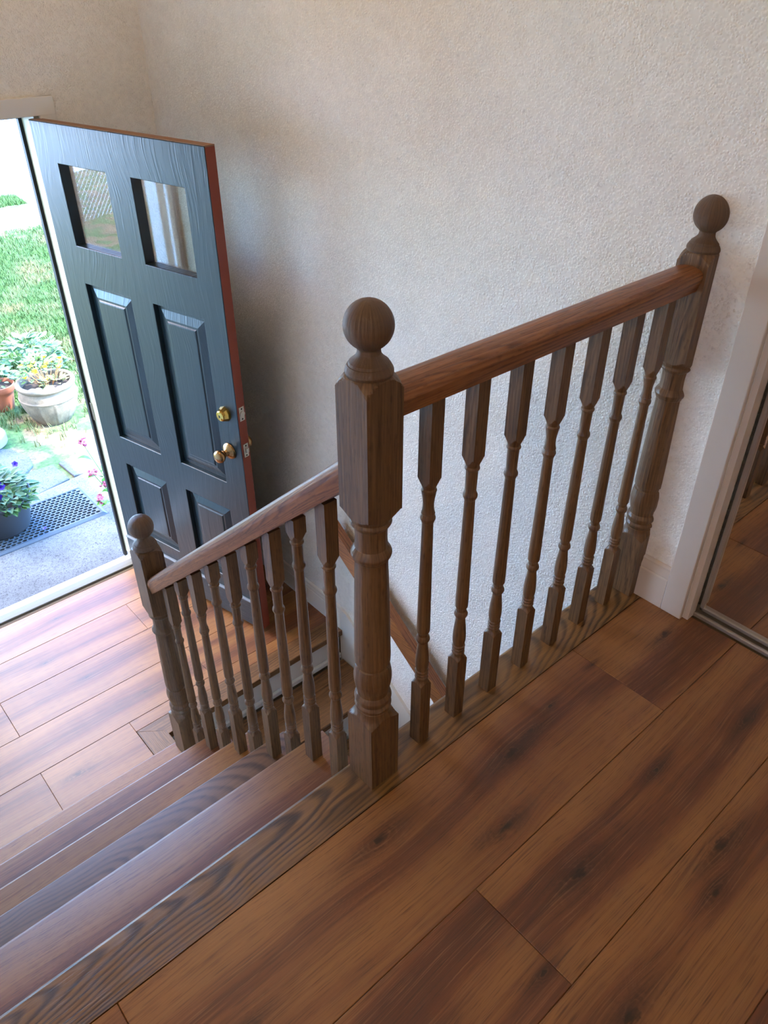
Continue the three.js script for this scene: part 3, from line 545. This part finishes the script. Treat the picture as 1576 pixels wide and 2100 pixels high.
  const KI = new THREE.Group(); KI.name = 'door_knob'; KI.position.set(0.846, 0.925, -TH); KI.rotation.y = Math.PI; door.add(KI);
  part('rose', lz([[0, 0.0001], [0, 0.035], [0.004, 0.0348], [0.012, 0.028], [0.024, 0.0125]], 30), M.brassDull, KI);
  part('knob', lz([[0.022, 0.0120], [0.034, 0.0170], [0.044, 0.0250], [0.054, 0.0265], [0.064, 0.0190], [0.068, 0.0001]], 30), M.brassDull, KI);
  for (const [y, bolt] of [[1.100, true], [0.941, false]]) {
    const g = new THREE.Group(); g.name = 'latch_plate'; g.position.set(DW + 0.0008, y, -0.022); door.add(g);
    part('plate', rbox(0, 0.0022, -0.029, 0.029, -0.0125, 0.0125, 0.001), M.steel, g);
    if (bolt) part('bolt', new THREE.CylinderGeometry(0.0115, 0.0115, 0.006, 24).rotateZ(Math.PI / 2).translate(0.003, 0, 0), M.steel, g);
    else { part('latch', flat([rbox(0, 0.010, -0.009, 0.009, -0.009, 0.004, 0.002)]), M.steel, g); }
    for (const k of [-1, 1]) part('screw', new THREE.CylinderGeometry(0.0036, 0.0036, 0.0008, 12).rotateZ(Math.PI / 2).translate(0.0026, k * 0.021, 0), M.black, g);
  }
  for (const y of [0.22, 1.02, 1.80]) part('hinge', new THREE.CylinderGeometry(0.007, 0.007, 0.09, 14).translate(-0.004, y, -TH + 0.002), M.steel, door);
}
// ---------------------------------------------------------------- outside the door
const slabPoly = (pts, y0, y1, bev = 0.006) => { const s = new THREE.Shape(); pts.forEach(([x, z], i) => i ? s.lineTo(x, -z) : s.moveTo(x, -z)); const g = new THREE.ExtrudeGeometry(s, { depth: y1 - y0 - bev, bevelEnabled: true, bevelSize: bev, bevelThickness: bev / 2, bevelSegments: 2 }); return planarUV(g.rotateX(-Math.PI / 2).translate(0, y0 + bev / 2, 0), 'x', 0, 0, 1.3, 1.3); };
structure('ground_lawn', 'bare soil and thatch under the front lawn', 'ground', planarUV(box(-14, 14, GND - 0.3, GND - 0.03, -9.7, -3.3), 'x', 0, 0, 0.7, 0.7), M.earth);
structure('patio', 'speckled grey concrete porch slab outside the door', 'porch', slabPoly([[-1.48, -2.56], [-0.495, -2.56], [-0.495, -2.44], [0.438, -2.44], [0.438, -2.56], [1.7, -2.56], [1.7, -3.52], [0.9, -3.50], [0.72, -3.56], [0.3, -3.50], [-0.2, -3.55], [-1.48, -3.5]], GND - 0.14, GND), M.concrete);
const paleConcrete = std({ map: M.concrete.map, color: 0xffffff, roughness: 0.9 }); paleConcrete.map = dataTex(256, 256, (i, j, o) => { const x = i / 256, y = j / 256, k = 0.92 + N1(x * 16, y * 16, 16, 16) * 0.08 + N2(x * 120, y * 120, 120, 120) * 0.05; o[0] = 205 * k; o[1] = 202 * k; o[2] = 196 * k; });
structure('path', 'white sunlit concrete walk beyond the lawn', 'path', box(-14, 14, GND - 0.3, GND - 0.02, -10.69, -9.7), paleConcrete);
structure('driveway', 'pale sunlit driveway beyond the walk', 'driveway', box(-30, 30, GND - 0.3, GND - 0.02, -45, -10.69), paleConcrete);
structure('ground_verge', 'low grassy mound between walk and driveway', 'ground', slabPoly([[-3, -10.71], [3.05, -10.76], [3.0, -11.1], [2.85, -11.5], [2.3, -11.7], [-3, -11.9]], GND - 0.02, GND - 0.005), M.earth);
const flagM = M.concrete.clone(); flagM.color.setScalar(0.72);
const flag = (pts, label) => thing1('flagstone', label, 'paving stone', slabPoly(pts, GND - 0.10, GND - 0.012, 0.012), flagM);
flag([[-0.45, -3.72], [0.30, -3.78], [0.43, -3.90], [0.45, -4.02], [0.40, -4.18], [0.28, -4.30], [-0.45, -4.36]], 'rounded grey flagstone beside the swirl-topped stone');
flag([[-0.5, -3.575], [0.28, -3.53], [0.54, -3.59], [0.53, -3.80], [0.40, -3.81], [0.28, -3.69], [-0.5, -3.64]], 'flat grey flagstone behind the door mat');
flag([[0.60, -3.60], [0.74, -3.585], [1.6, -3.55], [1.6, -3.86], [0.90, -3.87], [0.59, -3.80]], 'flat grey flagstone at the lawn edge');
// the wing of the house beside the porch, mirrored in the door panes
{
  const w = structure('wall_wing', 'beige side wall of the house wing beside the porch', 'wall');
  part('siding', box(-4.6, -1.5, GND - 0.2, CEIL, -3.50, -2.56), std({ color: 0xa8927a, roughness: 0.9 }), w);
  part('corner_trim', box(-1.60, -1.482, GND - 0.2, CEIL, -3.515, -3.43), M.trimWhite, w);
  part('downspout', rbox(-1.499, -1.48, GND, CEIL, -3.37, -3.35, 0.004), M.trimWhite, w);
}
// chain-link fence along the garden
{
  const t = thing('chain_link_fence', 'galvanised chain-link fence with a brown wooden post across the garden', 'fence', [0, 0, 0]);
  const z = -7.5, x0 = -9, x1 = -4.9, y0 = GND - 0.05, y1 = GND + 1.75, gs = [];
  const wire = (a, b) => { const d = new THREE.Vector3().subVectors(b, a), g = new THREE.CylinderGeometry(0.0035, 0.0035, d.length(), 4, 1, true); g.applyQuaternion(new THREE.Quaternion().setFromUnitVectors(new THREE.Vector3(0, 1, 0), d.clone().normalize())); const m = a.clone().add(b).multiplyScalar(0.5); g.translate(m.x, m.y, m.z); gs.push(g); };
  const h = y1 - y0;
  for (let x = x0 - h; x < x1; x += 0.085) { const a = Math.max(x, x0), b = Math.min(x + h, x1); if (b - a < 0.02) continue; wire(new THREE.Vector3(a, y0 + (a - x), z), new THREE.Vector3(b, y0 + (b - x), z)); wire(new THREE.Vector3(a, y1 - (a - x), z + 0.004), new THREE.Vector3(b, y1 - (b - x), z + 0.004)); }
  const galv = std({ color: 0xb9bcc0, roughness: 0.4, metalness: 0.5 });
  const mesh = part('wire_mesh', flat(gs), galv, t); mesh.userData.kind = 'stuff';
  part('top_rail', new THREE.CylinderGeometry(0.02, 0.02, x1 - x0, 12).rotateZ(Math.PI / 2).translate((x0 + x1) / 2, y1, z), galv, t);
  part('post', rbox(-5.06, -4.93, y0, y1 + 0.1, z - 0.06, z + 0.06, 0.006), std({ color: 0x6b5440, roughness: 0.9 }), t);
  part('post', new THREE.CylinderGeometry(0.03, 0.03, h + 0.1, 14).translate(x0, (y0 + y1) / 2, z), galv, t);
}
// grass
const lawnFree = (x, z) => {   // false where paving or pots stand
  if (z > -3.84 + 0.03 * Math.sin(x * 9) && x < 2) return false;
  if (x < 0.50 && z > -4.42) return false;
  if ((x - 0.815) ** 2 + (z + 4.46) ** 2 < 0.026) return false;
  if ((x - 0.60) ** 2 + (z + 4.84) ** 2 < 0.01) return false;
  return true;
};
const blade = (() => { const v = [], r = rng(5), tri = (a, b, c) => v.push(...a, ...b, ...c); for (let k = 0; k < 6; k++) { const a = r() * 6.28, l = 0.034 + 0.03 * r(), lean = 0.012 + 0.030 * r(), w = 0.0022, ox = (r() - 0.5) * 0.03, oz = (r() - 0.5) * 0.03, c = Math.cos(a), s = Math.sin(a); const p0 = [ox - s * w, 0, oz + c * w], p1 = [ox + s * w, 0, oz - c * w], m0 = [ox + c * lean * 0.35 - s * w * 0.8, l * 0.6, oz + s * lean * 0.35 + c * w * 0.8], m1 = [ox + c * lean * 0.35 + s * w * 0.8, l * 0.6, oz + s * lean * 0.35 - c * w * 0.8], t = [ox + c * lean, l, oz + s * lean]; tri(p0, p1, m1); tri(p0, m1, m0); tri(m0, m1, t); } const g = new THREE.BufferGeometry(); g.setAttribute('position', new THREE.Float32BufferAttribute(v, 3)); g.computeVertexNormals(); return g; })();
function grass(name, label, count, place, seed) {
  const m = new THREE.InstancedMesh(blade, std({ color: 0xffffff, roughness: 0.8, side: THREE.DoubleSide }), count), r = rng(seed), q = new THREE.Object3D(), c = new THREE.Color(); let n = 0, guard = 0;
  while (n < count && guard++ < count * 6) {
    const at = place(r); if (!at) continue; const [x, z, y] = at;
    q.position.set(x, y, z); q.rotation.set((r() - 0.5) * 0.3, r() * 6.28, (r() - 0.5) * 0.3); const s = 0.7 + r() * 0.7; q.scale.set(s, s * (0.8 + 0.5 * r()), s); q.updateMatrix(); m.setMatrixAt(n, q.matrix);
    const d = N1(x * 3.1 + 9, z * 3.1 + 40) * 0.6 + N2(x * 9 + 3, z * 9 + 70) * 0.4, t = clamp((d - 0.3) * 2 + (r() - 0.5) * 0.5); c.setRGB(mix(0.045, 0.15, t * t), mix(0.092, 0.125, t), mix(0.008, 0.036, t)); m.setColorAt(n, c); n++;
  }
  m.count = n; m.name = numbered(name); m.userData = { label, category: 'grass', kind: 'stuff' }; add(m, scene);
}
grass('lawn_grass', 'short bright green grass of the front lawn', 42000, (r) => { const u = Math.sqrt(r()), z = -3.75 - 5.93 * (r() * 0.55 + u * 0.45), s = (-z - 2.4) / 7.3, x = mix(-1.2, 0.95 + 2.2 * s, r()); return lawnFree(x, z) ? [x, z, GND - 0.034] : null; }, 77);
grass('lawn_grass', 'grass tufts on the mound between walk and driveway', 5000, (r) => { const x = mix(0.8, 3.0, r()), z = mix(-10.78, -11.55, r()); return z > -11.6 + (x - 2.2) * 0.4 ? [x, z, GND - 0.008] : null; }, 78);

// door mat: rubber rings in a sloping border
{
  const t = thing('door_mat', 'grey rubber mat with rows of round holes lying outside the door', 'mat', [0.56, GND + 0.0005, -3.034]);
  const w = 0.74, d = 0.384, b = 0.026; t.rotation.y = -0.003;
  const s = new THREE.Shape(); s.moveTo(-b + 0.004, b); s.lineTo(-w + b, b); s.lineTo(-w + b, d - b); s.lineTo(-b, d - b); s.closePath();
  const pitch = 0.0305, rowP = 0.0235, R = 0.0128;
  for (let j = 0; ; j++) { const y = b + 0.015 + j * rowP; if (y > d - b - 0.010) break; for (let i = 0; ; i++) { const x = -b - 0.016 - i * pitch - (j % 2) * pitch / 2; if (x < -w + b + 0.014) break; const h = new THREE.Path(); for (let k = 0; k < 8; k++) { const a = k / 8 * Math.PI * 2 + 0.39; k ? h.lineTo(x + R * 1.12 * Math.cos(a), y + R * 0.80 * Math.sin(a)) : h.moveTo(x + R * 1.12 * Math.cos(a), y + R * 0.80 * Math.sin(a)); } h.closePath(); s.holes.push(h); } }
  const rubber = std({ color: 0x4e565d, roughness: 0.5 });
  part('perforated_sheet', new THREE.ExtrudeGeometry(s, { depth: 0.011, bevelEnabled: false }).rotateX(-Math.PI / 2), rubber, t);
  part('base_sheet', box(-w + b, -b, 0.0002, 0.0016, -d + b, -b), M.black, t);
  const ringV = []; const rr = (i, y) => [[-i, y, -i], [-w + i, y, -i], [-w + i, y, -d + i], [-i, y, -d + i]]; const tri = (a, q, c) => ringV.push(...a, ...q, ...c);
  const P = [rr(0, 0), rr(0.003, 0.004), rr(0.018, 0.013), rr(b, 0.013), rr(b, 0)]; for (let k = 0; k + 1 < P.length; k++) for (let m = 0; m < 4; m++) { const n = (m + 1) % 4; tri(P[k][m], P[k + 1][n], P[k][n]); tri(P[k][m], P[k + 1][m], P[k + 1][n]); }
  const g = new THREE.BufferGeometry(); g.setAttribute('position', new THREE.Float32BufferAttribute(ringV, 3)); g.computeVertexNormals(); part('border', g, std({ color: 0x3d4650, roughness: 0.42, side: THREE.DoubleSide }), t);
}
// leaves and flowers
const leafGeo = (l, w, bend) => { const v = [], n = 4, row = (i) => { const t = i / n, x = l * t, hw = w * Math.sin(Math.PI * Math.pow(t, 0.75)) * 0.5 + (i && i < n ? 0.0005 : 0), y = bend * Math.sin(t * 2.2) * l; return [[x, y + hw * 0.25, -hw], [x, y, 0], [x, y + hw * 0.25, hw]]; }; for (let i = 0; i < n; i++) { const A = row(i), B = row(i + 1); for (const k of [0, 1]) { v.push(...A[k], ...A[k + 1], ...B[k + 1], ...A[k], ...B[k + 1], ...B[k]); } } const g = new THREE.BufferGeometry(); g.setAttribute('position', new THREE.Float32BufferAttribute(v, 3)); g.computeVertexNormals(); return g; };
const leafMat = (c) => phy({ color: c, roughness: 0.7, transmission: 0.25, thickness: 0, side: THREE.DoubleSide });
function foliage(count, seed, l, w, cx, cy, cz, rx, ry, rz) {
  const r = rng(seed), gs = []; const q = new THREE.Object3D();
  for (let i = 0; i < count; i++) { const a = r() * 6.283, e = Math.acos(1 - r()) , s = Math.cbrt(0.35 + 0.65 * r()); const dx = Math.sin(e) * Math.cos(a), dy = Math.cos(e), dz = Math.sin(e) * Math.sin(a); q.position.set(cx + dx * s * rx, cy + dy * s * ry, cz + dz * s * rz); q.rotation.set(0, -a + (r() - 0.5), 0.5 - r() * 0.9, 'YXZ'); const k = 0.6 + r() * 0.8; q.scale.setScalar(k); q.updateMatrix(); gs.push(leafGeo(l, w, (r() - 0.3) * 0.5).applyMatrix4(q.matrix)); }
  return flat(gs);
}
function stems(list) { return flat(list.map(([a, b, r]) => { const A = new THREE.Vector3(...a), B = new THREE.Vector3(...b), d = new THREE.Vector3().subVectors(B, A), g = new THREE.CylinderGeometry(r * 0.7, r, d.length(), 5); g.applyQuaternion(new THREE.Quaternion().setFromUnitVectors(new THREE.Vector3(0, 1, 0), d.clone().normalize())); const m = A.add(B).multiplyScalar(0.5); return g.translate(m.x, m.y, m.z); })); }
function blossom(n, l, w, tilt) { const gs = []; for (let k = 0; k < n; k++) gs.push(leafGeo(l, w, 0.3).rotateZ(0.35).rotateY(k / n * 6.283)); return flat(gs).rotateX(tilt); }
function potGeo(prof, seg, relief) { const g = new THREE.LatheGeometry(prof.map(([r, y]) => new THREE.Vector2(r, y)), seg); if (relief) { const p = g.attributes.position; for (let i = 0; i < p.count; i++) { const x = p.getX(i), z = p.getZ(i), y = p.getY(i), R = Math.hypot(x, z); if (R < 1e-4) continue; const k = 1 + relief(Math.atan2(z, x), y, R) / R; p.setX(i, x * k); p.setZ(i, z * k); } g.computeVertexNormals(); } return g; }
const soil = std({ color: 0x3a2f27, roughness: 1 });
// plain grey pot with pansies on the mat
{
  const t = thing('flower_pot', 'plain dark grey plastic pot of purple pansies standing on the mat', 'flower pot', [0.05, GND + 0.0138, -3.30]);
  part('pot', potGeo([[0.001, 0], [0.150, 0], [0.153, 0.006], [0.188, 0.185], [0.196, 0.188], [0.199, 0.200], [0.196, 0.206], [0.188, 0.205], [0.182, 0.17], [0.178, 0.165]], 64), std({ color: 0x34363b, roughness: 0.45 }), t);
  part('soil', new THREE.CylinderGeometry(0.179, 0.179, 0.01, 40).translate(0, 0.165, 0), soil, t);
  const f1 = part('foliage', foliage(260, 301, 0.055, 0.032, 0.0, 0.17, -0.01, 0.20, 0.16, 0.20), leafMat(0x40603c), t); f1.userData.kind = 'stuff';
  const f2 = part('foliage', foliage(110, 302, 0.05, 0.034, 0.05, 0.165, 0.09, 0.13, 0.07, 0.09), leafMat(0x4f6e2c), t); f2.userData.kind = 'stuff';
  const violet = std({ color: 0x3a1896, roughness: 0.7, side: THREE.DoubleSide });
  for (const [x, y, z, s] of [[0.035, 0.36, -0.06, 1.25], [0.015, 0.34, -0.03, 1.0], [0.165, 0.33, -0.02, 0.65], [0.035, 0.28, 0.08, 1.0], [0.0, 0.25, 0.12, 0.9], [-0.1, 0.33, 0.02, 1.1]]) { const b = part('flower', blossom(5, 0.034, 0.036, 0.9), violet, t); b.position.set(x, y, z); b.scale.setScalar(s); }
}
// fallen petals on the mat
{ const b = thing1('fallen_flower', 'small fallen violet flower lying on the mat by the pot', 'flower', blossom(5, 0.018, 0.014, 0), std({ color: 0x6a52b8, roughness: 0.7, side: THREE.DoubleSide })); b.position.set(0.215, GND + 0.016, -3.10); }
// big carved planter
{
  const t = thing('planter', 'large round carved stone planter with yellow flowers and rocks on the lawn', 'planter', [0.815, GND - 0.031, -4.46]);
  const prof = [[0.001, 0], [0.118, 0], [0.126, 0.010], [0.150, 0.05], [0.176, 0.11], [0.190, 0.165], [0.194, 0.185], [0.199, 0.190], [0.199, 0.197], [0.193, 0.203], [0.188, 0.235], [0.178, 0.255], [0.180, 0.260], [0.190, 0.266], [0.198, 0.276], [0.199, 0.288], [0.193, 0.298], [0.180, 0.301], [0.168, 0.296], [0.164, 0.285], [0.160, 0.235]];
  const fine = []; for (let i = 0; i + 1 < prof.length; i++) for (let k = 0; k < 4; k++) fine.push([mix(prof[i][0], prof[i + 1][0], k / 4), mix(prof[i][1], prof[i + 1][1], k / 4)]); fine.push(prof[prof.length - 1]);
  part('pot', potGeo(fine, 144, (a, y, R) => { if (R < 0.12 || y > 0.26) return 0; if (y < 0.185) { const u = ((a / 6.2832 * 11) % 1 + 1) % 1; const arch = Math.abs(u - 0.5) * 2, edge = sstep(0.78, 0.9, arch) * (1 - sstep(0.93, 1, arch)); const leaf = Math.max(0, Math.sin(u * 6.283 * 2 + y * 60)) * Math.max(0, Math.sin(y / 0.185 * Math.PI)); return (edge * 0.004 + leaf * 0.0022) * sstep(0.012, 0.03, y); } if (y > 0.203 && y < 0.25) return 0.0028 * Math.max(0, Math.sin(a * 22) * Math.cos((y - 0.226) * 110)); return 0; }), std({ map: dataTex(512, 256, (i, j, o) => { const x = i / 512, y = j / 256, a = N1(x * 30, y * 16, 30, 16), b = N2(x * 200, y * 120, 200, 120); const k = 0.82 + a * 0.25 + b * 0.14; o[0] = 112 * k; o[1] = 94 * k; o[2] = 74 * k; }), roughness: 0.85 }), t);
  part('soil', new THREE.CylinderGeometry(0.163, 0.163, 0.01, 40).translate(0, 0.245, 0), soil, t);
  const r = rng(91), rockM = std({ color: 0x857d74, roughness: 0.9 });
  for (const [x, z, s] of [[-0.02, 0.115, 0.034], [-0.085, 0.10, 0.026], [0.05, 0.12, 0.022], [-0.115, 0.05, 0.024], [-0.07, 0.055, 0.02], [0.10, 0.095, 0.018]]) { const g = new THREE.IcosahedronGeometry(s, 2), p = g.attributes.position; const a0 = r() * 9; for (let i = 0; i < p.count; i++) { const k = 0.85 + 0.3 * N1(p.getX(i) / s * 1.5 + a0 + 20, p.getZ(i) / s * 1.5 + p.getY(i) / s + 30); p.setXYZ(i, p.getX(i) * k * 1.2, p.getY(i) * k * 0.75, p.getZ(i) * k); } g.computeVertexNormals(); part('rock', g, rockM, t).position.set(x, 0.255 + s * 0.4, z); }
  const st = []; const tips = []; for (let i = 0; i < 26; i++) { const a = r() * 6.28, d = 0.03 + 0.06 * r(), h = 0.07 + 0.09 * r(); const tip = [0.02 + Math.cos(a) * d * 1.7, 0.25 + h, -0.02 + Math.sin(a) * d * 1.5]; st.push([[0.02 + Math.cos(a) * d * 0.5, 0.25, -0.02 + Math.sin(a) * d * 0.5], tip, 0.0022]); tips.push(tip); }
  part('stems', stems(st), std({ color: 0x9a6a3c, roughness: 0.9 }), t).userData.kind = 'stuff';
  const yl = std({ color: 0xd0a410, roughness: 0.7, side: THREE.DoubleSide });
  for (const tip of tips.slice(0, 18)) part('flower', blossom(6, 0.026, 0.020, (r() - 0.5) * 0.8), yl, t).position.set(...tip);
  part('foliage', foliage(90, 311, 0.05, 0.024, 0.0, 0.30, -0.07, 0.13, 0.16, 0.10), leafMat(0x64822f), t).userData.kind = 'stuff';
  part('foliage', foliage(60, 312, 0.045, 0.02, 0.05, 0.25, 0.03, 0.09, 0.06, 0.07), leafMat(0x7d7c3c), t).userData.kind = 'stuff';
}
// terracotta pot behind it
{
  const t = thing('flower_pot', 'small tapered terracotta pot with a leafy plant behind the carved planter', 'flower pot', [0.60, GND - 0.031, -4.84]);
  part('pot', potGeo([[0.001, 0], [0.062, 0], [0.066, 0.006], [0.092, 0.150], [0.104, 0.152], [0.110, 0.195], [0.106, 0.199], [0.099, 0.197], [0.092, 0.165]], 48), std({ color: 0xa0583c, roughness: 0.85 }), t);
  part('soil', new THREE.CylinderGeometry(0.092, 0.092, 0.01, 32).translate(0, 0.17, 0), soil, t);
  part('foliage', foliage(120, 321, 0.055, 0.034, 0.02, 0.19, -0.03, 0.11, 0.12, 0.10), leafMat(0x456138), t).userData.kind = 'stuff';
}
// blue-green garden plant behind the pots
{
  const t = thing('garden_plant', 'bushy grey-green plant growing behind the carved planter', 'plant', [0.96, GND - 0.03, -5.22]);
  part('stems', stems(Array.from({ length: 9 }, (_, i) => [[0, 0, 0], [0.16 * Math.cos(i * 0.7), 0.22, 0.14 * Math.sin(i * 0.7)], 0.004])), std({ color: 0x6d7a4c, roughness: 0.9 }), t).userData.kind = 'stuff';
  part('foliage', foliage(240, 331, 0.07, 0.045, 0, 0.06, 0, 0.26, 0.28, 0.22), leafMat(0x466634), t).userData.kind = 'stuff';
}
// round swirl-topped stone
{
  const t = thing('swirl_stone', 'round grey stone with a spiral carved in its top beside the flagstone', 'garden ornament', [0.285, GND - 0.013, -4.36]);
  const stoneM = std({ color: 0x726c67, roughness: 0.9, bumpMap: M.concrete.map, bumpScale: 0.003 });
  part('drum', potGeo([[0.001, 0], [0.152, 0], [0.158, 0.012], [0.158, 0.060], [0.152, 0.070], [0.128, 0.072], [0.124, 0.064], [0.001, 0.064]], 64), stoneM, t);
  const pts = []; for (let i = 0; i <= 90; i++) { const a = i / 90 * Math.PI * 5, r = 0.012 + 0.092 * i / 90; pts.push(new THREE.Vector3(r * Math.cos(a), 0.066, r * Math.sin(a))); }
  part('spiral', new THREE.TubeGeometry(new THREE.CatmullRomCurve3(pts), 140, 0.0075, 6), stoneM, t);
}
// pink flowers by the door frame
{
  const t = thing('flowering_plant', 'upright plant with pink flower clusters and bright leaves beside the doorway', 'plant', [0.60, GND - 0.0, -3.08]);
  const st = [], r = rng(41), leaves = [], q = new THREE.Object3D(); const heads = [[-0.035, 0.40, -0.10], [-0.045, 0.24, -0.03], [-0.055, 0.09, 0.02], [0.03, 0.33, 0.02], [-0.01, 0.18, 0.03], [0.05, 0.13, -0.02]];
  for (const h of heads) st.push([[0.05 + (r() - 0.5) * 0.05, 0, (r() - 0.5) * 0.05], h, 0.003]);
  part('stems', stems(st), std({ color: 0x5f8a3a, roughness: 0.8 }), t).userData.kind = 'stuff';
  for (let i = 0; i < 16; i++) { const h = heads[i % heads.length], k = 0.35 + 0.55 * r(); q.position.set(mix(0.05, h[0], k), h[1] * k, h[2] * k); q.rotation.set(0, r() * 6.28, 0.3 * r(), 'YXZ'); q.scale.setScalar(0.8 + 0.5 * r()); q.updateMatrix(); part('leaf', leafGeo(0.095, 0.056, 0.25).applyMatrix4(q.matrix), leafMat(0x4a8a18), t); }
  const pink = std({ color: 0xb3607a, roughness: 0.7, side: THREE.DoubleSide });
  for (const h of heads) { const gs = []; for (let i = 0; i < 12; i++) { const b = blossom(4, 0.017, 0.015, (r() - 0.5) * 1.5); b.translate(h[0] + (r() - 0.5) * 0.045, h[1] + (r() - 0.5) * 0.04, h[2] + (r() - 0.5) * 0.045); gs.push(b); } part('flower_cluster', flat(gs), pink, t); }
}
renderer.render(scene, camera);
